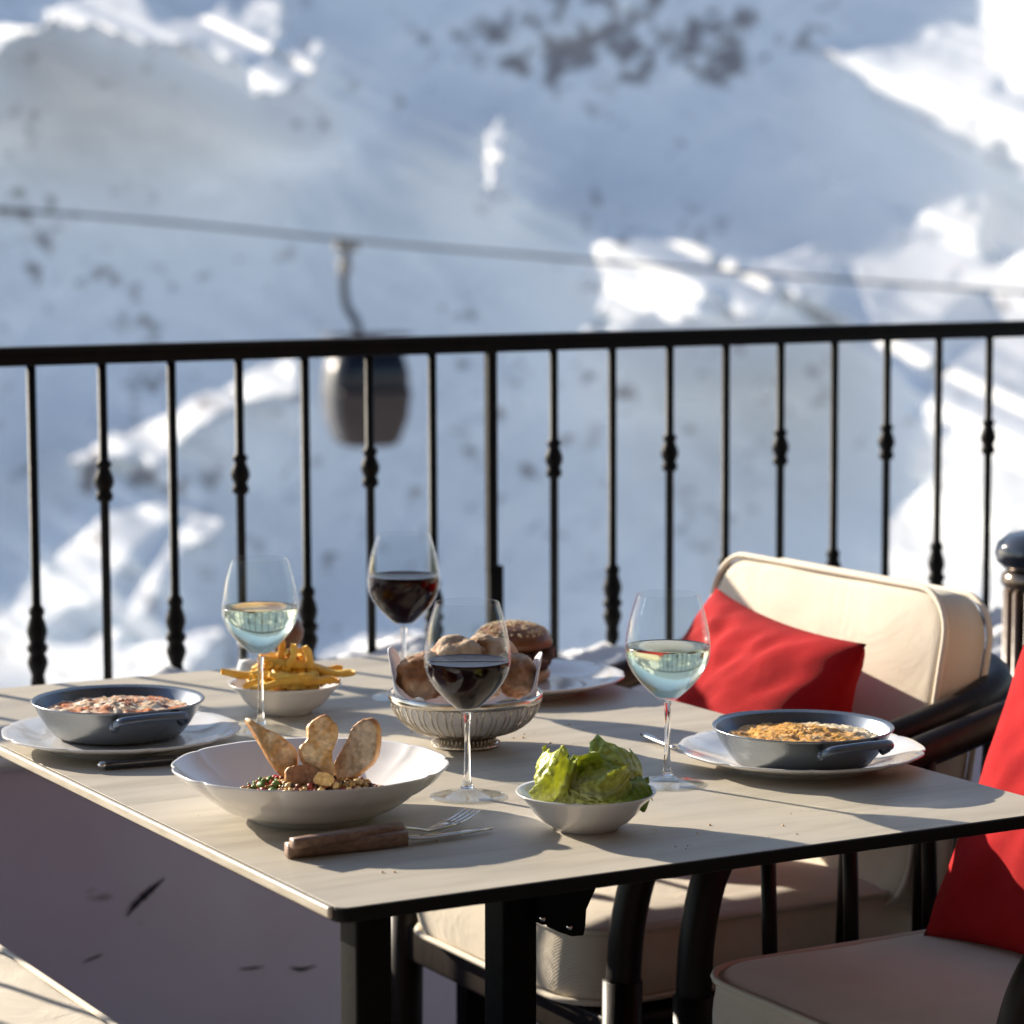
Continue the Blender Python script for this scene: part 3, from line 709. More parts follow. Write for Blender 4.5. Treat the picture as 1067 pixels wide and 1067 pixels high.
for layer, (n_, rad, z, lean) in enumerate(((8, .010, .020, .08), (13, .022, .0285, .15), (20, .036, .037, .2), (22, .038, .0445, .25), (20, .031, .0515, .3), (17, .022, .058, .4), (9, .012, .064, .5))):
    for k in range(n_):
        a = 2 * PI * (k + rnd.random() * .6) / n_; rr = rad * (.6 + .45 * rnd.random())
        fry(bF + Vector((rr * math.cos(a), rr * math.sin(a), z + rnd.uniform(-.003, .003))), rnd.random() * 3, rnd.uniform(-lean, lean), a + PI / 2 + rnd.uniform(-.8, .8), rnd.randrange(3) if layer > 1 else None)
fry(PY(255, 702, bF.y - .02), 0, .03, .15, 2); fry(PY(346, 700, bF.y - .01), 0, .12, -.2, 2); fry(PY(336, 696, bF.y + .0), 0, .1, .5, 1); fry(PY(293, 688, bF.y - .02), 0, PI / 2 - .1, 0, 1)
fry(PY(302, 690, bF.y - .025), 0, PI / 2 + .2, 0, 0); fry(PY(322, 692, bF.y - .022), 0, PI / 2 - .25, 0.3, 0); fry(PY(310, 706, bF.y - .045), 0, .2, .2, 4); fry(PY(290, 712, bF.y - .05), 0, -.1, .1, 4); fry(PY(328, 709, bF.y - .05), 0, .05, -.3, 3)

# ------------------------------------------------------------------ salad
M['leaf'] = vcol_mat('leaf', .32, bump=.0018, bscale=110, sss=0, noise_mul=.22, nscale=120)
_t = M['leaf'].node_tree; _b = _t.nodes['Principled BSDF']; _o = [n for n in _t.nodes if n.type == 'OUTPUT_MATERIAL'][0]
_tr = _t.nodes.new('ShaderNodeBsdfTranslucent'); _mx = _t.nodes.new('ShaderNodeMixShader'); _mx.inputs[0].default_value = .38
_t.links.new(_b.inputs['Base Color'].links[0].from_socket, _tr.inputs[0]); _t.links.new(_b.outputs[0], _mx.inputs[1]); _t.links.new(_tr.outputs[0], _mx.inputs[2]); _t.links.new(_mx.outputs[0], _o.inputs[0])
def leaf(c, L, W, rot, label, seed, curl=1.0, dark=0.0, cup=.5):
    NU, NV = 40, 36; v = []; f = []; cols = []
    for i in range(NU + 1):
        u = i / NU
        for j in range(NV + 1):
            s_ = j / NV * 2 - 1; wd = W * (.30 + .70 * math.sin(PI * min(1, u * .62 + .06)) ** .8) * (1 - .3 * max(0, u - .8) * 5 * abs(s_))
            ed = abs(s_) ** 2.5 * min(1, u * 2.5) + max(0, u - .85) * 4
            ruf = .0034 * ed * math.sin(u * 15 + s_ * 6 + seed + 3 * noise.noise(Vector((u * 3, s_ * 2, seed)))) + .0034 * noise.noise(Vector((u * 9, s_ * 5, seed))) + .0013 * noise.noise(Vector((u * 30, s_ * 16, seed + 4)))
            an = s_ * cup * PI * .55
            x = L * (u - .5); y = wd * math.sin(an) / max(.3, cup * 1.3); z = wd * (1 - math.cos(an)) * 1.0 + curl * .018 * (2 * u - .8) ** 2 * (1 if u > .4 else .5)
            x += .0018 * ed * math.cos(s_ * 7 + seed); z += ruf + .0012 * math.exp(-(s_ / .10) ** 2) * -1
            v.append(Vector((x, y + ruf * .6, z)))
            rib = math.exp(-(s_ / (.30 * (1 - u) + .05)) ** 2) * (1.1 - u * .8)
            vein = max(0, math.sin(u * 34 - abs(s_) * 12)) ** 6 * .25
            g = mixc((.66, .70, .12), (.26, .42, .05), dark + .6 * noise.noise(Vector((u * 4, s_ * 3, seed))) + ed * .35)
            cols.append(mixc(g, (.74, .76, .42), min(.92, rib + vein + max(0, .45 - u) * 1.1)))
    for i in range(NU):
        for j in range(NV): f.append((i * (NV + 1) + j, (i + 1) * (NV + 1) + j, (i + 1) * (NV + 1) + j + 1, i * (NV + 1) + j + 1))
    o = link('lettuce_leaf', v, f, M['leaf']); a_ = o.data.color_attributes.new('tint', 'FLOAT_COLOR', 'POINT')
    for i, cc in enumerate(cols): a_.data[i].color = (*cc, 1)
    o.location = c; o.rotation_euler = rot; sm = o.modifiers.new('t', 'SOLIDIFY'); sm.thickness = .0007
    tag(o, label, 'lettuce', 'lettuce leaves in the small bowl'); return o
Y0 = bS.y
def frame_rot(stem, face):
    """orientation whose x axis follows the leaf from stem to tip and whose z axis is the hollow side"""
    x = Vector(stem).normalized(); z = (Vector(face) - x * Vector(face).dot(x)).normalized(); y = z.cross(x)
    return Matrix((x, y, z)).transposed().to_euler()
def lf(px, py, dy, L, W, stem, face, label, seed, **k): leaf(PY(px, py, Y0 + dy), L, W, frame_rot(stem, face), label, seed, **k)
# direction words: x right, y away from the camera, z up.  face = the hollow side of the leaf
lf(561, 817, -.018, .046, .022, (-.45, -.1, 1), (.8, .5, .35), 'pale yellow-green lettuce leaf standing at the left of the bowl', 1, cup=.75, dark=-.25)
lf(588, 812, .004, .050, .027, (-.1, .1, 1), (.75, -.9, .1), 'tall curled lettuce leaf at the back left of the bowl', 4, dark=.05, cup=.95)
lf(612, 802, .010, .056, .029, (.9, .1, .15), (.1, .15, -1), 'dark green domed lettuce leaf at the top of the bowl', 8, dark=.5, cup=1.0, curl=.5)
lf(581, 826, -.040, .050, .020, (.75, -.15, .5), (-.3, .8, .75), 'white-ribbed lettuce leaf at the front left of the bowl', 11, cup=.6, dark=-.35)
lf(621, 811, -.022, .056, .022, (1, .1, .45), (.1, .7, -.7), 'smooth grey-green lettuce leaf across the middle of the bowl', 15, dark=.2, cup=.7, curl=.4)
lf(658, 808, .0, .048, .026, (.25, .2, 1), (-.5, .9, .2), 'frilly bright lettuce leaf standing at the right of the bowl', 19, dark=-.1, cup=.7)
lf(657, 817, -.008, .040, .020, (.8, .1, .12), (.0, .7, -.8), 'dark folded lettuce leaf at the right edge of the bowl', 23, dark=.85, cup=.8, curl=.3)
lf(631, 828, -.040, .050, .016, (1, -.05, .12), (.0, .9, .35), 'cream-edged lettuce leaf at the front of the bowl', 27, dark=-.35, cup=.5)
lf(612, 824, .0, .058, .030, (0, 1, .1), (0, 0, 1), 'green lettuce leaf lying deep in the bowl', 31, dark=.6, cup=.5)
lf(640, 805, .020, .050, .024, (.5, .2, .9), (-.7, .6, -.5), 'yellow-green lettuce leaf at the back of the bowl', 37, dark=.15, cup=.8)
lf(600, 815, -.016, .046, .024, (.2, .2, 1), (-.6, .9, .1), 'yellow lettuce heart leaf in the middle of the bowl', 41, dark=-.3, cup=.9)

# ------------------------------------------------------------------ deep plate food
M['crumb'] = vcol_mat('crumble', .45, bump=.0006, bscale=500, noise_mul=.2, nscale=300)
m_ = MB(); cc_ = []
for k in range(1300):
    a = rnd.random() * 2 * PI; q = math.sqrt(rnd.random()); x, y = .084 * q * math.cos(a), .062 * q * math.sin(a) - .006
    h = .020 + .019 * (1 - q ** 4); h += rnd.uniform(-.004, .0025)
    bm = bmesh.new(); bmesh.ops.create_icosphere(bm, subdivisions=2, radius=1); s_ = rnd.choice((.0012, .0016, .0016, .0022, .0022, .003, .0040))
    st = Vector((rnd.uniform(.7, 1.5), rnd.uniform(.7, 1.2), rnd.uniform(.6, 1))) * s_
    rm = Matrix.Rotation(rnd.random() * 6, 3, 'Z') @ Matrix.Rotation(rnd.random() * 3, 3, 'X')
    vs = [rm @ Vector((q_.co.x * st.x, q_.co.y * st.y, q_.co.z * st.z)) * (1 + .45 * noise.noise(q_.co * 1.6 + Vector((k * 3.1, 0, 0)))) + Vector((x, y, h)) for q_ in bm.verts]; fs = [tuple(z.index for z in q_.verts) for q_ in bm.faces]; bm.free()
    left = x < -.03
    c_ = rnd.choice([(.55, .33, .09), (.50, .26, .07), (.6, .4, .15), (.22, .08, .03), (.35, .06, .04)] + ([(.10, .20, .03), (.16, .26, .05), (.5, .03, .03), (.45, .03, .02)] * 2 if left else [(.62, .42, .18), (.07, .03, .02)]))
    m_.add(vs, fs); cc_ += [c_] * len(vs)
v, f = lathe([(0, .0105), (.066, .0145), (.080, .0185), (.078, .024), (.065, .032), (.03, .0360), (0, .037)], 40); v = [Vector((p.x, p.y * .76 - .004, p.z)) for p in v]; m_.add(v, f); cc_ += [(.40, .22, .07)] * len(v)
cr = m_.build('crumbled_mix', M['crumb']); a_ = cr.data.color_attributes.new('tint', 'FLOAT_COLOR', 'POINT')
for i, c_ in enumerate(cc_): a_.data[i].color = (*c_, 1)
cr.location = pc + Vector((.002, -.01, 0)); tag(cr, 'crumbled golden mix with red and green bits in the deep plate', 'food', kind='stuff')
M['toast'] = vcol_mat('toast_crumb', .7, bump=.0022, bscale=260, noise_mul=.28, nscale=170, sss=.2)
M['toast_crust'] = mat('toast_crust', (.50, .20, .055), .45, c2=(.70, .42, .18), nscale=90, bump=.05, bscale=150)
def bread_slice(outline, Y, dep, normal, label, seed, face, bend=.0, th=.008):
    """outline in photo pixels traced at depth Y, tilted about its base, thickness th, crust around"""
    base = PY(*outline[0], Y); pts = smooth_pts([PY(*p, Y) - base for p in outline], 8, True); n = len(pts)
    pts = [p * (1 + .05 * noise.noise(p * 90 + Vector((seed, 0, 0)))) + Vector((.0011 * noise.noise(p * 300 + Vector((seed, 1, 0))), 0, .0011 * noise.noise(p * 300 + Vector((seed, 2, 0))))) for p in pts]; nv = Vector(normal).normalized()
    cen = sum(pts, Vector()) / n
    def place(p, off): 
        q = p + nv * off; z = q.z; q.y += dep * z; d = (p - cen); q += Vector((0, 1, 0)) * bend * ((d.x / .03) ** 2); return q
    v = []; f = []; mi = []; NRG = 14
    for side in (1, -1):
        for i in range(NRG + 1):
            s_ = i / NRG
            for p in pts:
                q = cen + (p - cen) * (s_ if s_ < 1 else 1)
                off = side * th / 2 * (1 if s_ < .99 else .55) + .0016 * noise.noise(q * 110 + Vector((seed, 0, side))) - .0022 * side * max(0, noise.noise(q * 190 + Vector((seed, 3, side))) - .15) * (1 if s_ < .9 else 0)
                if .9 < s_ <= 1: off *= 1.0
                v.append(place(q, off))
        b_ = 0 if side == 1 else (NRG + 1) * n
        for i in range(NRG):
            for k in range(n): k2 = (k + 1) % n; f.append((b_ + i * n + k, b_ + (i + 1) * n + k, b_ + (i + 1) * n + k2, b_ + i * n + k2)); mi.append(0 if i < NRG - 1 else 1)
    # rim
    o1, o2 = NRG * n, (NRG + 1) * n + NRG * n; ob = len(v)
    for p in pts: v.append(place(cen + (p - cen) * 1.03, 0))
    for k in range(n):
        k2 = (k + 1) % n; f.append((o1 + k, ob + k, ob + k2, o1 + k2)); f.append((ob + k, o2 + k, o2 + k2, ob + k2)); mi += [1, 1]
    o = link('bread_slice', v, f, None, None, True, [M['toast'], M['toast_crust']], mi); o.location = base
    vtint(o, lambda p: mixc(face[0], face[1], noise.noise(Vector(p) * 60 + Vector((seed, 0, 0))) * 1.6 + .5 + noise.noise(Vector(p) * 240) * .8)); tag(o, label, 'bread', 'bread slices in the deep plate'); return o
bread_slice([(300, 814), (284, 800), (270, 781), (259, 766), (253, 756), (264, 759), (282, 766), (298, 776), (308, 789), (308, 803)], pc.y - .005, .45, (.25, -1, .3), 'pointed bread slice leaning left in the deep plate', 1, ((.62, .36, .14), (.84, .64, .38)), .009, .015)
bread_slice([(344, 815), (326, 804), (313, 794), (311, 782), (318, 772), (319, 760), (327, 752), (341, 752), (350, 760), (350, 774), (345, 788), (347, 803)], pc.y - .015, .35, (.2, -1, .35), 'rounded toasted bread slice upright in the middle of the deep plate', 5, ((.70, .38, .13), (.88, .64, .36)), .007, .017)
bread_slice([(344, 814), (349, 797), (358, 781), (366, 765), (374, 755), (386, 753), (394, 762), (396, 778), (391, 794), (376, 807), (360, 814)], pc.y - .0, .30, (-.25, -1, .2), 'crusty bread slice leaning right in the deep plate', 9, ((.42, .30, .19), (.70, .57, .42)), .009, .016)
bread_slice([(298, 814), (298, 802), (306, 799), (320, 798), (334, 803), (334, 814), (316, 817)], pc.y - .025, .3, (.1, -1, .3), 'short brown bread piece at the foot of the upright slices', 13, ((.30, .14, .07), (.42, .24, .13)), .0, .014)
bread_slice([(328, 817), (327, 810), (334, 805), (346, 808), (348, 817), (338, 820)], pc.y - .040, .2, (.1, -1, .3), 'small golden crouton at the front of the deep plate', 17, ((.62, .40, .15), (.72, .52, .25)), .0, .010)

# ------------------------------------------------------------------ cutlery
def bar(path, wd, th, m, nm, parent, wlist=None):
    """flattened bar along path lying on table"""
    pts = smooth_pts(path, 5); L = len(pts); v = []; f = []
    for i, p in enumerate(pts):
        t = (pts[min(i + 1, L - 1)] - pts[max(i - 1, 0)]).normalized(); a = Vector((-t.y, t.x, 0)).normalized(); b = t.cross(a)
        k = i / (L - 1) * (len(wlist) - 1) if wlist else 0
        ww = wd if not wlist else wlist[int(k)] + (wlist[min(int(k) + 1, len(wlist) - 1)] - wlist[int(k)]) * (k - int(k))
        for j in range(12):
            an = 2 * PI * j / 12 + PI / 12; c_, s_ = math.cos(an), math.sin(an); sq = 1 / (abs(c_) ** 7 + abs(s_) ** 7) ** (1 / 7); v.append(p + a * c_ * sq * ww / 2 + b * s_ * sq * th / 2)
    for i in range(L - 1):
        for j in range(12): j2 = (j + 1) % 12; f.append((i * 12 + j, (i + 1) * 12 + j, (i + 1) * 12 + j2, i * 12 + j2))
    f.append(tuple(range(12))[::-1]); f.append(tuple((L - 1) * 12 + j for j in range(12)))
    return link(nm, v, f, m, parent)
# knife in front
k0 = T(299, 886, .008); k1 = T(423, 873, .008); k2 = T(513, 863, .004)
kn = empty('knife', Vector((k0.x, k0.y, TZ)), 0, 'wooden-handled steak knife lying flat in front of the deep plate', 'knife')
off = Vector((k0.x, k0.y, TZ)); g = lambda p: p - off
bar([g(k0), g(k0.lerp(k1, .5)), g(k1)], .016, .0145, M['wood'], 'handle', kn, [.014, .0155, .0165, .0155, .012])
bar([g(k1), g(k1.lerp(k2, .25) - Vector((0, 0, .001))), g(k2)], .01, .0022, M['steel'], 'blade', kn, [.009, .014, .016, .014, .002])
f0 = T(305, 879, .018); f1 = T(418, 862, .016); f2 = T(447, 865, .006); f3 = T(470, 857, .008); f4 = T(493, 843, .012)
off = Vector((f0.x, f0.y, TZ)); fk = empty('fork', off, 0, 'wooden-handled fork lying across the knife in front of the deep plate', 'fork'); g = lambda p: p - off
bar([g(f0), g(f0.lerp(f1, .5)), g(f1)], .016, .010, M['wood'], 'handle', fk, [.012, .0145, .0155, .0145, .010])
bar([g(f1), g(f1.lerp(f2, .6)), g(f2), g(f3)], .006, .0028, M['steel'], 'neck', fk, [.008, .0055, .0065, .020])
dirn = (f4 - f3).normalized(); sd = Vector((-dirn.y, dirn.x, 0)).normalized()
for k in range(4):
    o_ = (k - 1.5) * .0056
    bar([g(f3 + sd * o_ * .95), g(f3.lerp(f4, .5) + sd * o_ - Vector((0, 0, .0015))), g(f4 + sd * o_)], .0026, .0018, M['steel'], 'tine', fk, [.003, .0027, .0014])
# knife under left plate
a = T(109, 797, .006); b = T(190, 790, .006); d = (b - a).normalized(); off = Vector((a.x, a.y, TZ)); g = lambda p: p - off
k3 = empty('knife', off, 0, 'dark-handled knife between the left pan and the deep plate', 'knife')
bar([g(a), g(a + d * .04), g(a + d * .085)], .015, .009, mat('dark_handle', (.02, .02, .024), .2, coat=.5), 'handle', k3, [.012, .015, .015, .013])
bar([g(a + d * .084), g(a + d * .12), g(a + d * .155)], .012, .002, M['steel'], 'blade', k3, [.009, .014, .003])
v, f = lathe([(0, -.0045), (.004, -.004), (.0062, 0), (.004, .004), (0, .0045)], 16); mm = MB().add(v, f); mm.xf(Matrix.Translation(g(a) - d * .002)); mm.build('end_cap', M['steel'], k3)
# fork behind the right glass
a = T(671, 765, .006); b = T(712, 783, .005); d = (b - a).normalized(); off = Vector((a.x, a.y, TZ)); g = lambda p: p - off
k4 = empty('spoon', off, 0, 'steel spoon handle poking out from under the right plate', 'spoon')
bar([g(a), g(a + d * .05), g(a + d * .088)], .008, .003, M['steel'], 'handle', k4, [.010, .009, .006, .005])

m_ = MB()
for (cx_, cy_, n_) in ((470, 760, 26), (330, 765, 12), (585, 780, 12), (430, 880, 14), (700, 870, 8), (830, 850, 8), (200, 830, 8)):
    for k in range(n_):
        p = T(cx_ + rnd.gauss(0, 45), cy_ + rnd.gauss(0, 12), .0006); q = p - N0
        if not (.02 < q.dot(e1) < tw - .02 and .02 < q.dot(e2) < tl - .02): continue
        bm = bmesh.new(); bmesh.ops.create_icosphere(bm, subdivisions=1, radius=1); z_ = rnd.choice((.0005, .0007, .001, .0014))
        m_.add([Vector((w_.co.x * z_ * rnd.uniform(.7, 1.4), w_.co.y * z_ * rnd.uniform(.7, 1.4), w_.co.z * z_ * .7)) + Vector((p.x, p.y, TZ + z_ * .6)) for w_ in bm.verts], [tuple(i.index for i in f_.verts) for f_ in bm.faces]); bm.free()
tag(m_.build('bread_crumbs', mat('table_crumb', (.55, .36, .18), .7)), 'tiny bread crumbs scattered over the beige tabletop', 'crumbs', kind='stuff')
# ------------------------------------------------------------------ salt and pepper behind the fries
c_ = T(292, 716); c_ = PY(298, 716, 3.62); c_.z = TZ
v, f = lathe([(0, .001), (.020, .001), (.021, .004), (.0195, .012), (.016, .026), (.0145, .034), (.017, .046), (.023, .056), (.0245, .066), (.019, .078), (.014, .082), (0, .082)], 40)
pm = MB().add(v, f); v, f = lathe([(0, .0821), (.010, .0822), (.013, .086), (.014, .091), (.010, .097), (.005, .100), (0, .101)], 32)
pmr = empty('pepper_mill', c_, 0, 'brown wooden pepper mill behind the bowl of fries', 'pepper mill')
pm.build('mill_body', M['mill_wood'], pmr); MB().add(v, f).build('mill_top', M['mill_wood'], pmr)
c_ = PY(259, 716, 3.60); c_.z = TZ
sh = empty('salt_shaker', c_, 0, 'small glass salt shaker behind the bowl of fries', 'shaker')
v, f = lathe([(0, .001), (.016, .001), (.0175, .004), (.0165, .018), (.0135, .030), (.012, .040), (.0145, .048), (.0135, .050), (.0105, .041), (.012, .030), (.015, .018), (.0155, .006), (0, .005)], 32); MB().add(v, f).build('shaker_glass', M['thin'], sh)
v, f = lathe([(0, .0055), (.0148, .0065), (.0145, .018), (.012, .028), (0, .030)], 32); MB().add(v, f).build('salt', mat('salt', (.8, .8, .82), .8), sh)
v, f = lathe([(0, .0502), (.0145, .0502), (.0145, .055), (.010, .060), (0, .061)], 32); MB().add(v, f).build('cap', M['porcelain'], sh)

# ------------------------------------------------------------------ armchairs
def armchair(origin, rz, label, slats=(.145, .265, .385, .50), group='cream cushioned armchairs with dark frames'):
    t = empty('armchair', origin, rz, label, 'armchair', group)
    # seat cushion: local x = backwards, y = sideways
    v, f, loop = cushion(.27, .235, .095, .075, .014, seed=origin[0] * 3)
    mtx = Matrix.Translation((.27, 0, .452)); s = MB().add(v, f).xf(mtx).build('seat_cushion', M['cream'], t)
    for z in (.044, -.044):
        lp = [mtx @ Vector((p.x * 1.006, p.y * 1.006, z)) for p in loop]; v, f = tube(lp, .0042, 8, True); MB().add(v, f).build('piping', M['piping'], s)
    # back cushion: plane y (width) / z (height), leaning back
    v, f, loop = cushion(.208, .262, .080, .062, .016, er=.016, seed=origin[1] * 2)
    lean = R(10); mtx = Matrix.Translation((.532, -.008, .672)) @ Matrix.Rotation(PI / 2 * -1 + lean, 4, 'Y') @ Matrix.Rotation(0, 4, 'Z')
    bkc = MB().add(v, f).xf(mtx).build('back_cushion', M['cream'], t)
    for z in (.037, -.037):
        lp = [mtx @ Vector((p.x * 1.006, p.y * 1.006, z)) for p in loop]; v, f = tube(lp, .0042, 8, True); MB().add(v, f).build('piping', M['piping'], bkc)
    # legs flowing into the arm rail round the back
    side = [(.032, .28, .02), (.032, .28, .25), (.034, .28, .44), (.042, .282, .53), (.068, .285, .605), (.125, .29, .655), (.23, .293, .68), (.32, .295, .692), (.43, .30, .715), (.54, .295, .742), (.625, .25, .762), (.665, .14, .772), (.672, 0, .774)]
    full = side + [(x, -y, z) for x, y, z in side[::-1][1:]]
    pts = smooth_pts(full[2:-2], 6); v, f = tube(pts, .0212, 14, flat=1.0); MB().add(v, f).build('arm_rail', M['rattan'], t)
    for sy in (1, -1):
        v, f = tube([(.032, sy * .28, .0), (.032, sy * .28, .25), (.034, sy * .28, .45)], [.022, .024, .0245], 14); MB().add(v, f).build('leg', M['rattan'], t)
        v, f = tube([(.655, sy * .235, .0), (.64, sy * .24, .35), (.625, sy * .25, .762)], .018, 12); MB().add(v, f).build('leg', M['rattan'], t)
        for k, x in enumerate(slats):
            zt = .648 + (x - .145) * .25; v, f = tube([(x, sy * .278, .385), (x, sy * .29, zt)], .0095, 8); MB().add(v, f).build('arm_slat', M['rattan'], t)
        mm = MB(); mm.add(*box((.33, sy * .272, .375), (.60, .022, .05), .006)); mm.build('seat_rail', M['rattan'], t)
    mm = MB(); mm.add(*box((.035, 0, .375), (.024, .52, .05), .006)); mm.build('seat_rail', M['rattan'], t)
    mm = MB(); mm.add(*box((.62, 0, .375), (.024, .5, .05), .006)); mm.build('seat_rail', M['rattan'], t)
    mm = MB()
    mm.add(*box((.33, 0, .388), (.56, .51, .014), .003)); mm.build('seat_panel', M['rattan'], t)
    # slatted back behind the cushion
    for k in range(-4, 5):
        y = k * .055; v, f = tube([(.615, y, .39), (.662 - abs(k) * .004, y, .765)], .007, 8); MB().add(v, f).build('back_slat', M['rattan'], t)
    return t
c1 = Vector((-.036, 3.452, 0)); armchair(c1, TH, 'cream armchair with red cushion behind the right side of the table', (.36, .48))
c2 = Vector((.322, 2.898, 0)); armchair(c2, TH, 'shaded cream armchair with red cushion cut off by the right edge')
# pillows (top-level, they lie in the chairs)
A = PY(746, 612, 3.83); B = PY(903, 671, 3.43)
fw = -e1
D = Vector((A.x, A.y, A.z)) + fw * .15 + Vector((0, 0, -.29)); C = Vector((B.x, B.y, B.z)) + fw * .12 + Vector((0, 0, -.25))
tag(pillow('throw_pillow', A, B, C, D, .15, M['red'], seed=5, wr=.011), 'red cushion leaning on the cream back of the farther armchair', 'cushion', 'red throw cushions')
A = PY(1078, 640, 3.37); D = PY(962, 975, 3.24); B = A + (-e2) * .43; C = D + (-e2) * .43
tag(pillow('throw_pillow', A, B, C, D, .12, M['red'], seed=11, wr=.008), 'red cushion cut off by the right edge, on the nearer armchair', 'cushion', 'red throw cushions')

# bench with cushion at bottom left
fl = P(58, 1014, .51)
bn = empty('cushioned_bench', Vector((fl.x, fl.y, 0)), TH, 'sunlit cream bench cushion corner at the bottom left edge', 'bench')
v, f, loop = cushion(.25, .85, .10, .05, .012, seed=3); mtx = Matrix.Translation((-.255, -.05, .452))
s = MB().add(v, f).xf(mtx).build('seat_cushion', M['cream'], bn)
for z in (.046, -.046):
    lp = [mtx @ Vector((p.x * 1.006, p.y * 1.006, z)) for p in loop]; v, f = tube(lp, .0042, 8, True); MB().add(v, f).build('piping', M['piping'], s)
mm = MB(); mm.add(*box((-.255, -.05, .37), (.48, 1.68, .055), .006)); mm.build('seat_frame', M['rattan'], bn)
for x in (-.46, -.05):
    for y in (-.85, .75):
        v, f = tube([(x, y, 0), (x, y, .345)], .02, 12); MB().add(v, f).build('leg', M['rattan'], bn)

# slatted pedestal at the right edge
pp_ = PY(1087, 640, 4.2)
ped = empty('slatted_stand', Vector((pp_.x, pp_.y, 0)), .2, 'brown slatted round stand with a glossy dark rounded top at the right edge', 'stand')
v, f = lathe([(0, .885), (.03, .885), (.056, .879), (.072, .866), (.076, .850), (.072, .836), (.060, .826), (0, .826)], 40); MB().add(v, f).build('rounded_cap', mat('cap_gloss', (.03, .035, .05), .12, coat=.8), ped)
v, f = lathe([(0, .828), (.05, .828), (.064, .818), (.066, .804), (.058, .794), (.045, .788), (0, .788)], 40); MB().add(v, f).build('collar', mat('collar_gloss', (.20, .15, .11), .15, metal=.7), ped)
for k in range(16):
    a = 2 * PI * k / 16; v, f = tube([(.055 * math.cos(a), .055 * math.sin(a), 0), (.055 * math.cos(a), .055 * math.sin(a), .793)], .0072, 8); MB().add(v, f).build('slat', M['rattan_brown'], ped)
v, f = lathe([(0, 0), (.040, 0), (.040, .79), (0, .79)], 24); MB().add(v, f).build('core', M['rattan'], ped)

# ------------------------------------------------------------------ gondola and cable
GY = 66.0
gc = PY(382, 405, GY)
gd = empty('gondola_cabin', gc, R(20), 'dark ski lift cabin hanging from the cable behind the railing', 'gondola')
u = GY / F
def cabin_ring(z, w_, d_, rc=.35): return [Vector((p.x, p.y, z)) for p in rr_(w_, d_, rc)]
def rr_(a, b, rc, n=6):
    out = []
    for (sx, sy, a0) in ((1, 1, 0), (-1, 1, 90), (-1, -1, 180), (1, -1, 270)):
        for k in range(n + 1): an = R(a0 + 90 * k / n); out.append(Vector((sx * (a - rc) + rc * math.cos(an), sy * (b - rc) + rc * math.sin(an), 0)))
    return out
M['cab'] = mat('cabin_paint', (.030, .022, .021), .5, spec=.2, c2=(.036, .027, .026), nscale=2)
M['cab_lit_side'] = mat('cabin_lit_side', (.07, .07, .075), .4)  # sunlight on the cabin's left side put into the colour as a paler tone
M['cab_glass'] = mat('cabin_glass', (.004, .006, .011), .15, spec=.25)
def loft(levels, n=None):
    v = []; f = []
    for (z, w_, d_) in levels: v += [Vector((p.x, p.y, z)) for p in rr_(w_, d_, .3)]
    n = len(rr_(1, 1, .3))
    for i in range(len(levels) - 1):
        for k in range(n): k2 = (k + 1) % n; f.append((i * n + k, i * n + k2, (i + 1) * n + k2, (i + 1) * n + k))
    f.append(tuple(range(n))[::-1]); f.append(tuple((len(levels) - 1) * n + k for k in range(n))); return v, f
v, f = loft([(-1.36, .52, .6), (-1.28, .66, .72), (-.7, .84, .88), (-.1, .90, .95), (-.02, .905, .95)]); MB().add(v, f).build('cabin_body', M['cab'], gd)
v, f = loft([(-.02, .875, .93), (.45, .86, .90), (.9, .74, .80)]); MB().add(v, f).build('window_band', M['cab_glass'], gd)
v, f = loft([(.9, .76, .82), (1.05, .66, .72), (1.2, .4, .5), (1.26, .22, .3)]); MB().add(v, f).build('roof', M['cab'], gd)
mm = MB(); v = []; 
lv = [(-1.2, .70, .5), (-.7, .855, .62), (-.1, .915, .68), (.45, .875, .64), (.88, .75, .56)]
vv = []
for (z, x, y) in lv: vv += [Vector((-x - .012, -y, z)), Vector((-x - .012, y, z)), Vector((-x + .03, y, z)), Vector((-x + .03, -y, z))]
ff = []
for i in range(len(lv) - 1):
    for k in range(4): k2 = (k + 1) % 4; ff.append((i * 4 + k, i * 4 + k2, (i + 1) * 4 + k2, (i + 1) * 4 + k))
ff.append((3, 2, 1, 0)); ff.append(tuple(len(vv) - 4 + k for k in range(4)))
MB().add(vv, ff).build('lit_side_panel', M['cab_lit_side'], gd)  # added panel that carries the paler tone of the sunlit side
g3 = lambda px, py: (lambda d: Matrix.Rotation(R(-20), 3, 'Z') @ d)(PY(px, py, GY) - gc)
v, f = tube(smooth_pts([g3(374, 352), g3(371, 335), g3(361, 318), g3(358, 290), g3(361, 262)], 5), .11, 10); MB().add(v, f).build('hanger_arm', mat('hanger', (.04, .05, .07), .5), gd)
mm = MB(); q = g3(361, 256); mm.add(*box((q.x, q.y, q.z), (.55, .3, .26), .05)); q = g3(359, 278); mm.add(*box((q.x, q.y, q.z), (.28, .28, .34), .05)); mm.build('cable_grip', mat('grip', (.16, .15, .14), .5), gd)
mm = MB(); mm.add(*box((0, 0, 1.29), (2.0, 1.1, .06), .02)); mm.build('roof_rack', M['cab'], gd)
hp = [PY(a, b, GY) for a, b in ((-700, 172), (-300, 196), (0, 218), (180, 232), (361, 250), (600, 270), (800, 286), (1067, 305), (1500, 333), (2200, 370))]
v, f = tube(smooth_pts(hp, 6), .036, 8); tag(MB().add(v, f).build('lift_cable', M['black_metal']), 'grey ski lift cable running across the slope above the cabin', 'cable')
hp = [p + Vector((0, 6, .03)) for p in hp]

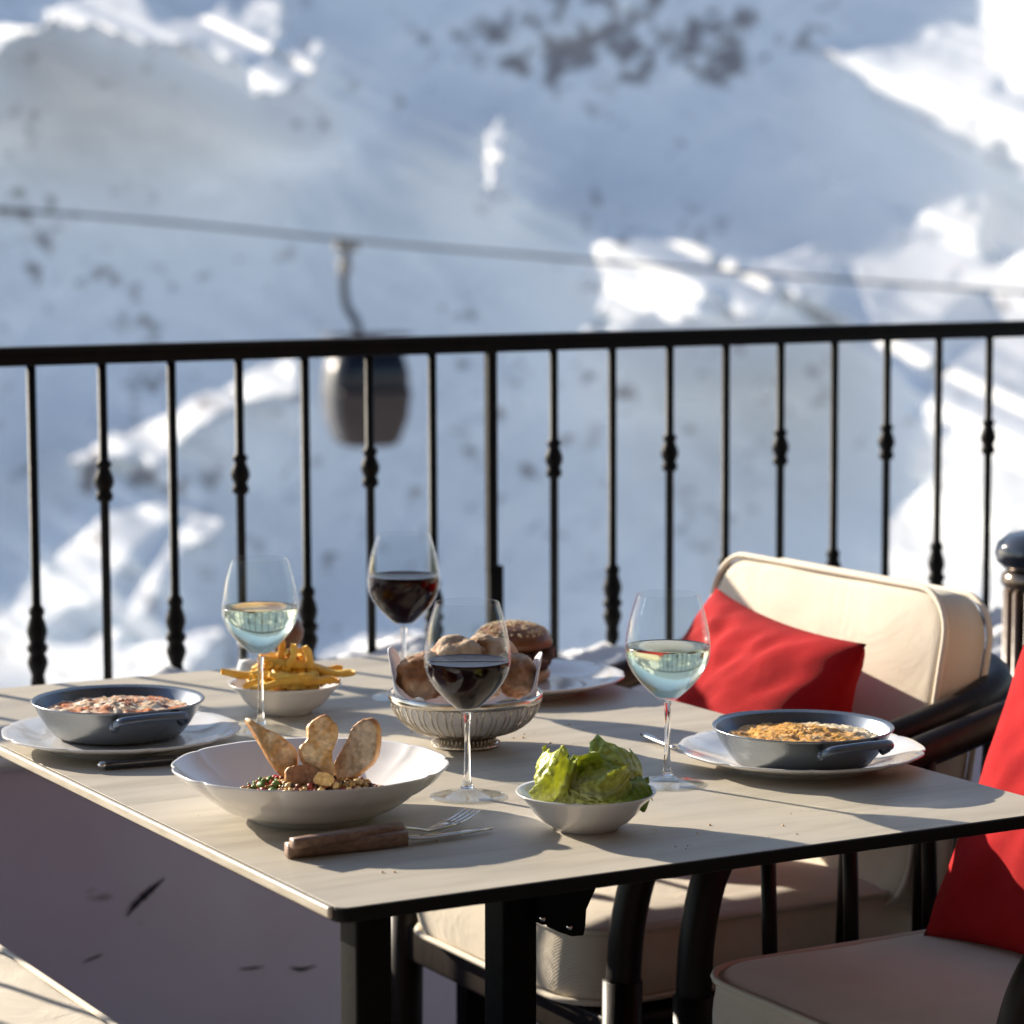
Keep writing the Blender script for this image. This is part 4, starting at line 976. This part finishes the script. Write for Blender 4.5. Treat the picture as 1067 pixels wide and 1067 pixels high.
# ------------------------------------------------------------------ mountain (real relief, solved so its flanks face or turn from the sun)
# rows run along the sun's rays: (rho, phi) are polar about the sun's vanishing point, so that depth*rho is constant
# along a ray of sunlight and a flank catches the sun where that product falls to a new low
sf = Vector((S.x, S.y * cp - S.z * sp, -S.y * sp - S.z * cp)); VU, VV = CX + F * sf.x / sf.y, CX + F * sf.z / sf.y
RS = 4.5
rho = np.arange(2100, 6000, RS)
ph0, ph1 = math.atan2(1150 - VV, -500 - VU), math.atan2(-350 - VV, 1900 - VU)
NPH = 560
phi = np.linspace(ph1, ph0, NPH)
PH, RH = np.meshgrid(phi, rho)            # axis 0: rho, axis 1: phi
U = VU + RH * np.cos(PH); V = VV + RH * np.sin(PH)
def fbm(u, v, sc, seed, oct=4, rot=0.0, an=1.0):
    rs = np.random.RandomState(seed); out = np.zeros_like(u); amp = 1; tot = 0
    c, s = math.cos(rot), math.sin(rot); a = (u * c + v * s) / sc; b = (-u * s + v * c) / sc * an
    for o in range(oct):
        G = rs.rand(256, 256)
        x = a * 2 ** o + 37.3 * o + 101; y = b * 2 ** o + 11.7 * o + 57
        xi = np.floor(x).astype(int); yi = np.floor(y).astype(int); fx = x - xi; fy = y - yi; fx = fx * fx * (3 - 2 * fx); fy = fy * fy * (3 - 2 * fy)
        g = lambda i, j: G[(yi + j) % 256, (xi + i) % 256]
        out += amp * ((g(0, 0) * (1 - fx) + g(1, 0) * fx) * (1 - fy) + (g(0, 1) * (1 - fx) + g(1, 1) * fx) * fy - .5); tot += amp; amp *= .5
    return out / tot * 2
def inpoly(poly, u, v):
    ins = np.zeros(u.shape, bool); n = len(poly)
    for i in range(n):
        x1, y1 = poly[i]; x2, y2 = poly[(i + 1) % n]
        if y1 == y2: continue
        c = ((y1 > v) != (y2 > v)) & (u < (x2 - x1) * (v - y1) / (y2 - y1) + x1); ins ^= c
    return ins
def blur(a, k):
    for ax in (0, 1):
        w_ = np.exp(-np.linspace(-2, 2, 2 * k + 1) ** 2); w_ /= w_.sum()
        pad = [(0, 0), (0, 0)]; pad[ax] = (k, k); b = np.pad(a, pad, mode='edge'); out = np.zeros_like(a)
        for i, q in enumerate(w_):
            sl = [slice(None)] * 2; sl[ax] = slice(i, i + a.shape[ax]); out += q * b[tuple(sl)]
        a = out
    return a
half = lambda L, ox=0, oy=0, k=.5: [(ox + x * k, oy + y * k) for x, y in L]
polys = [
 half([(-400, 120), (-100, 70), (0, 55), (20, 50), (90, 60), (100, 20), (160, -14), (300, -14), (330, 50), (420, 40), (540, -5), (600, -5), (580, 90), (540, 110), (470, 135), (430, 90), (340, 100), (270, 75), (200, 60), (150, 75), (80, 70), (25, 90), (0, 120), (-100, 140), (-400, 200)]),
 half([(525, 150), (560, 120), (640, 78), (688, 82), (662, 170), (570, 212), (526, 200)]),
 half([(1006, 280), (1040, 238), (1070, 260), (1048, 340), (1044, 402), (1008, 392)]),
 half([(650, 105), (880, 100), (865, 58), (990, 55), (985, -60), (1500, -150), (1900, 300), (1500, 420), (1100, 380), (1067, 340), (960, 290), (850, 220), (760, 190), (690, 140)], 533),
 half([(165, 500), (230, 500), (370, 500), (470, 530), (560, 545), (620, 510), (665, 540), (640, 610), (590, 622), (560, 590), (520, 662), (458, 665), (470, 600), (420, 590), (400, 675), (330, 675), (300, 640), (240, 700), (130, 705), (200, 610), (175, 550)], 533),
 half([(690, 540), (800, 540), (860, 510), (940, 490), (848, 474), (860, 438), (1000, 408), (1015, 430), (975, 500), (1000, 560), (1067, 515), (1200, 500), (1500, 560), (1500, 900), (1100, 800), (1000, 600), (930, 640), (900, 670), (900, 740), (770, 740), (720, 600)], 533),
 half([(430, 100), (555, 100), (562, 215), (520, 222), (470, 190)], 767, 300, .375),
 half([(580, 260), (640, 190), (700, 150), (820, 100), (1400, 100), (1400, 1100), (700, 1100), (430, 960), (425, 740), (440, 640), (520, 560), (565, 480), (520, 330), (560, 300)], 767, 300, .375),
 half([(200, 402), (300, 330), (470, 280), (560, 220), (680, 160), (830, 100), (850, 220), (760, 240), (660, 250), (560, 310), (460, 400), (410, 424), (395, 375), (300, 402), (220, 412)], 0, 330, .375),
 half([(-400, 1100), (0, 860), (60, 760), (180, 650), (280, 560), (450, 520), (620, 565), (600, 625), (480, 700), (420, 790), (500, 850), (640, 880), (560, 960), (400, 1100), (0, 1300)], 0, 330, .375),
 half([(870, 960), (1000, 880), (1150, 880), (1300, 960), (1300, 1100), (870, 1100)], 0, 330, .375),
]
wu = U + 9 * fbm(U, V, 40, 3, 3); wv = V + 7 * fbm(U, V, 34, 4, 3)
lit = np.zeros_like(U)
for p in polys: lit = np.maximum(lit, inpoly(p, wu, wv).astype(float))
# diagonal shaded gullies in the low left field, broken patches elsewhere
st = fbm(U, V, 170, 12, 3, rot=-.80, an=5)
low = np.exp(-((U - 110) / 190) ** 2 - ((V - 600) / 100) ** 2)
lit *= 1 - .9 * low * (st > .10)
br = fbm(U, V, 30, 22, 4)
lit *= 1 - .8 * (br > .42) * (V < 660)
far_out = ((U < -60) | (U > 1130)); lit = np.where(far_out, np.maximum(lit * .7, (fbm(U, V, 150, 31, 4, rot=-.5) > .22).astype(float)), lit)
lit = (blur(lit, 1) > .5).astype(float)
soft = np.clip(2 * (blur(1 - lit, 4) - .5), 0, 1)
litk = blur(lit, 1) * lit
kk = .62 + .45 * fbm(U, V, 46, 41, 4) + .2 * fbm(U, V, 18, 42, 3) + .9 * np.exp(-((U - 140) / 220) ** 2 - ((V - 20) / 70) ** 2) + 1.0 * np.exp(-((U - 220) / 120) ** 2 - ((V - 420) / 60) ** 2)
kk = np.clip(kk, .2, 1.6)
lnm = -np.cumsum(litk * kk * RS / F, axis=0)
def blur1(a, k, ax):
    w_ = np.exp(-np.linspace(-2, 2, 2 * k + 1) ** 2); w_ /= w_.sum(); pad = [(0, 0), (0, 0)]; pad[ax] = (k, k); b = np.pad(a, pad, mode='edge'); out = np.zeros_like(a)
    for i, q in enumerate(w_):
        sl = [slice(None)] * 2; sl[ax] = slice(i, i + a.shape[ax]); out += q * b[tuple(sl)]
    return out
lnm = .8 * lnm + .2 * blur1(lnm, 5, 1)
near = np.clip(np.maximum(lit, blur(lit, 30) * 3.0), 0, 1); near = np.maximum(lit, blur(near, 6)); near = np.where(lit > 0, 1, near)
perp = -(PH - phi.mean()) * RH.mean()      # pixels upwards-right across the rays
h0 = .0065
tx = .5 * fbm(U, V, 110, 51, 5) + .25 * fbm(U, V, 34, 53, 4)
taper = np.clip((RH - rho[0]) / 150, 0, 1)      # the highest crest, outside the picture, keeps the slope below it in shade
lnc = lnm * near + taper * (h0 * soft * np.maximum(.25, 1 + .9 * tx) + .013 * (1 - near) * np.maximum(.1, 1 + 1.3 * fbm(U, V, 150, 57, 5)) + .0009 * fbm(U, V, 16, 54, 3) * soft) + .0005 * fbm(U, V, 16, 58, 3) * lit
lnc = lnc + perp * (0.95 / F) + .018 * fbm(np.zeros_like(PH), perp, 260, 55, 2)
dep = np.exp(lnc) / RH
ci = np.unravel_index(np.argmin((U - 533) ** 2 + (V - 400) ** 2), U.shape)
dep = dep / dep[ci] * 380.0
dep = np.clip(dep, 120, 2500)
gauss = lambda x, y, a, b: np.exp(-((U - x) / a) ** 2 - ((V - y) / b) ** 2)
reg = 1.25 * gauss(640, 30, 110, 60) + .9 * gauss(770, 60, 60, 40) + .8 * gauss(480, 35, 60, 45) + .6 * gauss(20, 230, 50, 50) + .6 * gauss(120, 300, 60, 60) + .9 * gauss(140, 488, 90, 24) + .55 * gauss(520, 440, 130, 60) + .5 * gauss(200, 420, 70, 40) + .6 * gauss(160, 345, 40, 20) + .7 * gauss(1045, 315, 30, 20) + .6 * gauss(1040, 400, 30, 25) + .35 * gauss(330, 550, 200, 80) + .4 * gauss(650, 420, 80, 60) + .35 * gauss(330, 130, 30, 30)
reg = reg + .45 * far_out
rk = fbm(U, V, 24, 61, 5, rot=.3) * .5 + .45 * fbm(U, V, 10, 62, 4); rock = np.clip((rk + reg * .36 - .30) * 4, 0, 1)
rays_x = (U - CX) / F; yy = (V - CX) / F; ry = cp - yy * sp; rz = -sp - yy * cp
X = rays_x * dep; Y = ry * dep; Z = 1.35 + rz * dep      # dep is depth along the optical axis
verts = np.stack([X, Y, Z], -1).reshape(-1, 3)
nr, nc = U.shape; I = np.arange(nr * nc).reshape(nr, nc)
faces = np.stack([I[1:, :-1], I[1:, 1:], I[:-1, 1:], I[:-1, :-1]], -1).reshape(-1, 4)
me = bpy.data.meshes.new('mountain_slope'); me.from_pydata(verts.tolist(), [], faces.tolist()); me.update()
a_ = me.color_attributes.new('tint', 'FLOAT_COLOR', 'POINT')
rgb = np.ones((nr * nc, 4)); rk_ = rock.reshape(-1, 1) * .8; snowc = np.array([.85, .86, .87]); rockc = np.array([.15, .115, .11]); rgb[:, :3] = snowc * (1 - rk_) + rockc * rk_
a_.data.foreach_set('color', rgb.astype(np.float32).ravel())
me.polygons.foreach_set('use_smooth', [True] * len(me.polygons))
mo = bpy.data.objects.new('mountain_slope', me); col.objects.link(mo)
me.materials.append(vcol_mat('mountain_snow', .75, spec=.1)); tag(mo, kind='structure')
m_g = mat('far_snow', (.8, .81, .83), .8, c2=(.7, .71, .74), nscale=.01)
mb = MB(); mb.add([(-9000, -9000, -120), (9000, -9000, -120), (9000, 9000, -120), (-9000, 9000, -120)], [(0, 1, 2, 3)])
tag(mb.build('ground', m_g, smooth=False), kind='structure')

rw = empty('sky_block_building', (0, -3.2, 0), 0, 'unseen dark timber front added behind the terrace to block sky light', 'building')  # added out of view so camera-facing surfaces get less sky light
m_t = mat('dark_timber', (.05, .032, .02), .7, c2=(.03, .02, .014), nscale=4, stretch=(12, 1, 1))
mm = MB(); mm.add(*box((0, -.15, 3.4), (22, .3, 6.8), .01)); mm.build('wall', m_t, rw, smooth=False)
mm = MB(); mm.add(*box((0, .55, 6.93), (23, 2.4, .25), .02)); mm.build('roof', m_t, rw, smooth=False)
mm = MB(); mm.add(*box((2.95, 3.6 + .0, 3.4), (.3, 7.0, 6.8), .01)); mm.build('wall', m_t, rw, smooth=False)  # unseen wall added to keep sky light off right-facing sides
mm = MB(); mm.add(*box((2.05, .6, 2.62), (2.1, 6.2, .12), .01)); mm.build('sky_block_canopy', m_t, rw, smooth=False)  # unseen slab added overhead to deepen the shade on the nearer armchair
m_w = mat('window_glass', (.02, .022, .025), .05)
for k in range(5):
    fr_ = MB().add(*box((-7.2 + 3.6 * k, .02, 1.5), (2.2, .08, 2.1), .01)).build('window', m_t, rw, smooth=False)
    MB().add(*box((-7.2 + 3.6 * k, .065, 1.5), (1.95, .02, 1.85))).build('pane', m_w, fr_, smooth=False)
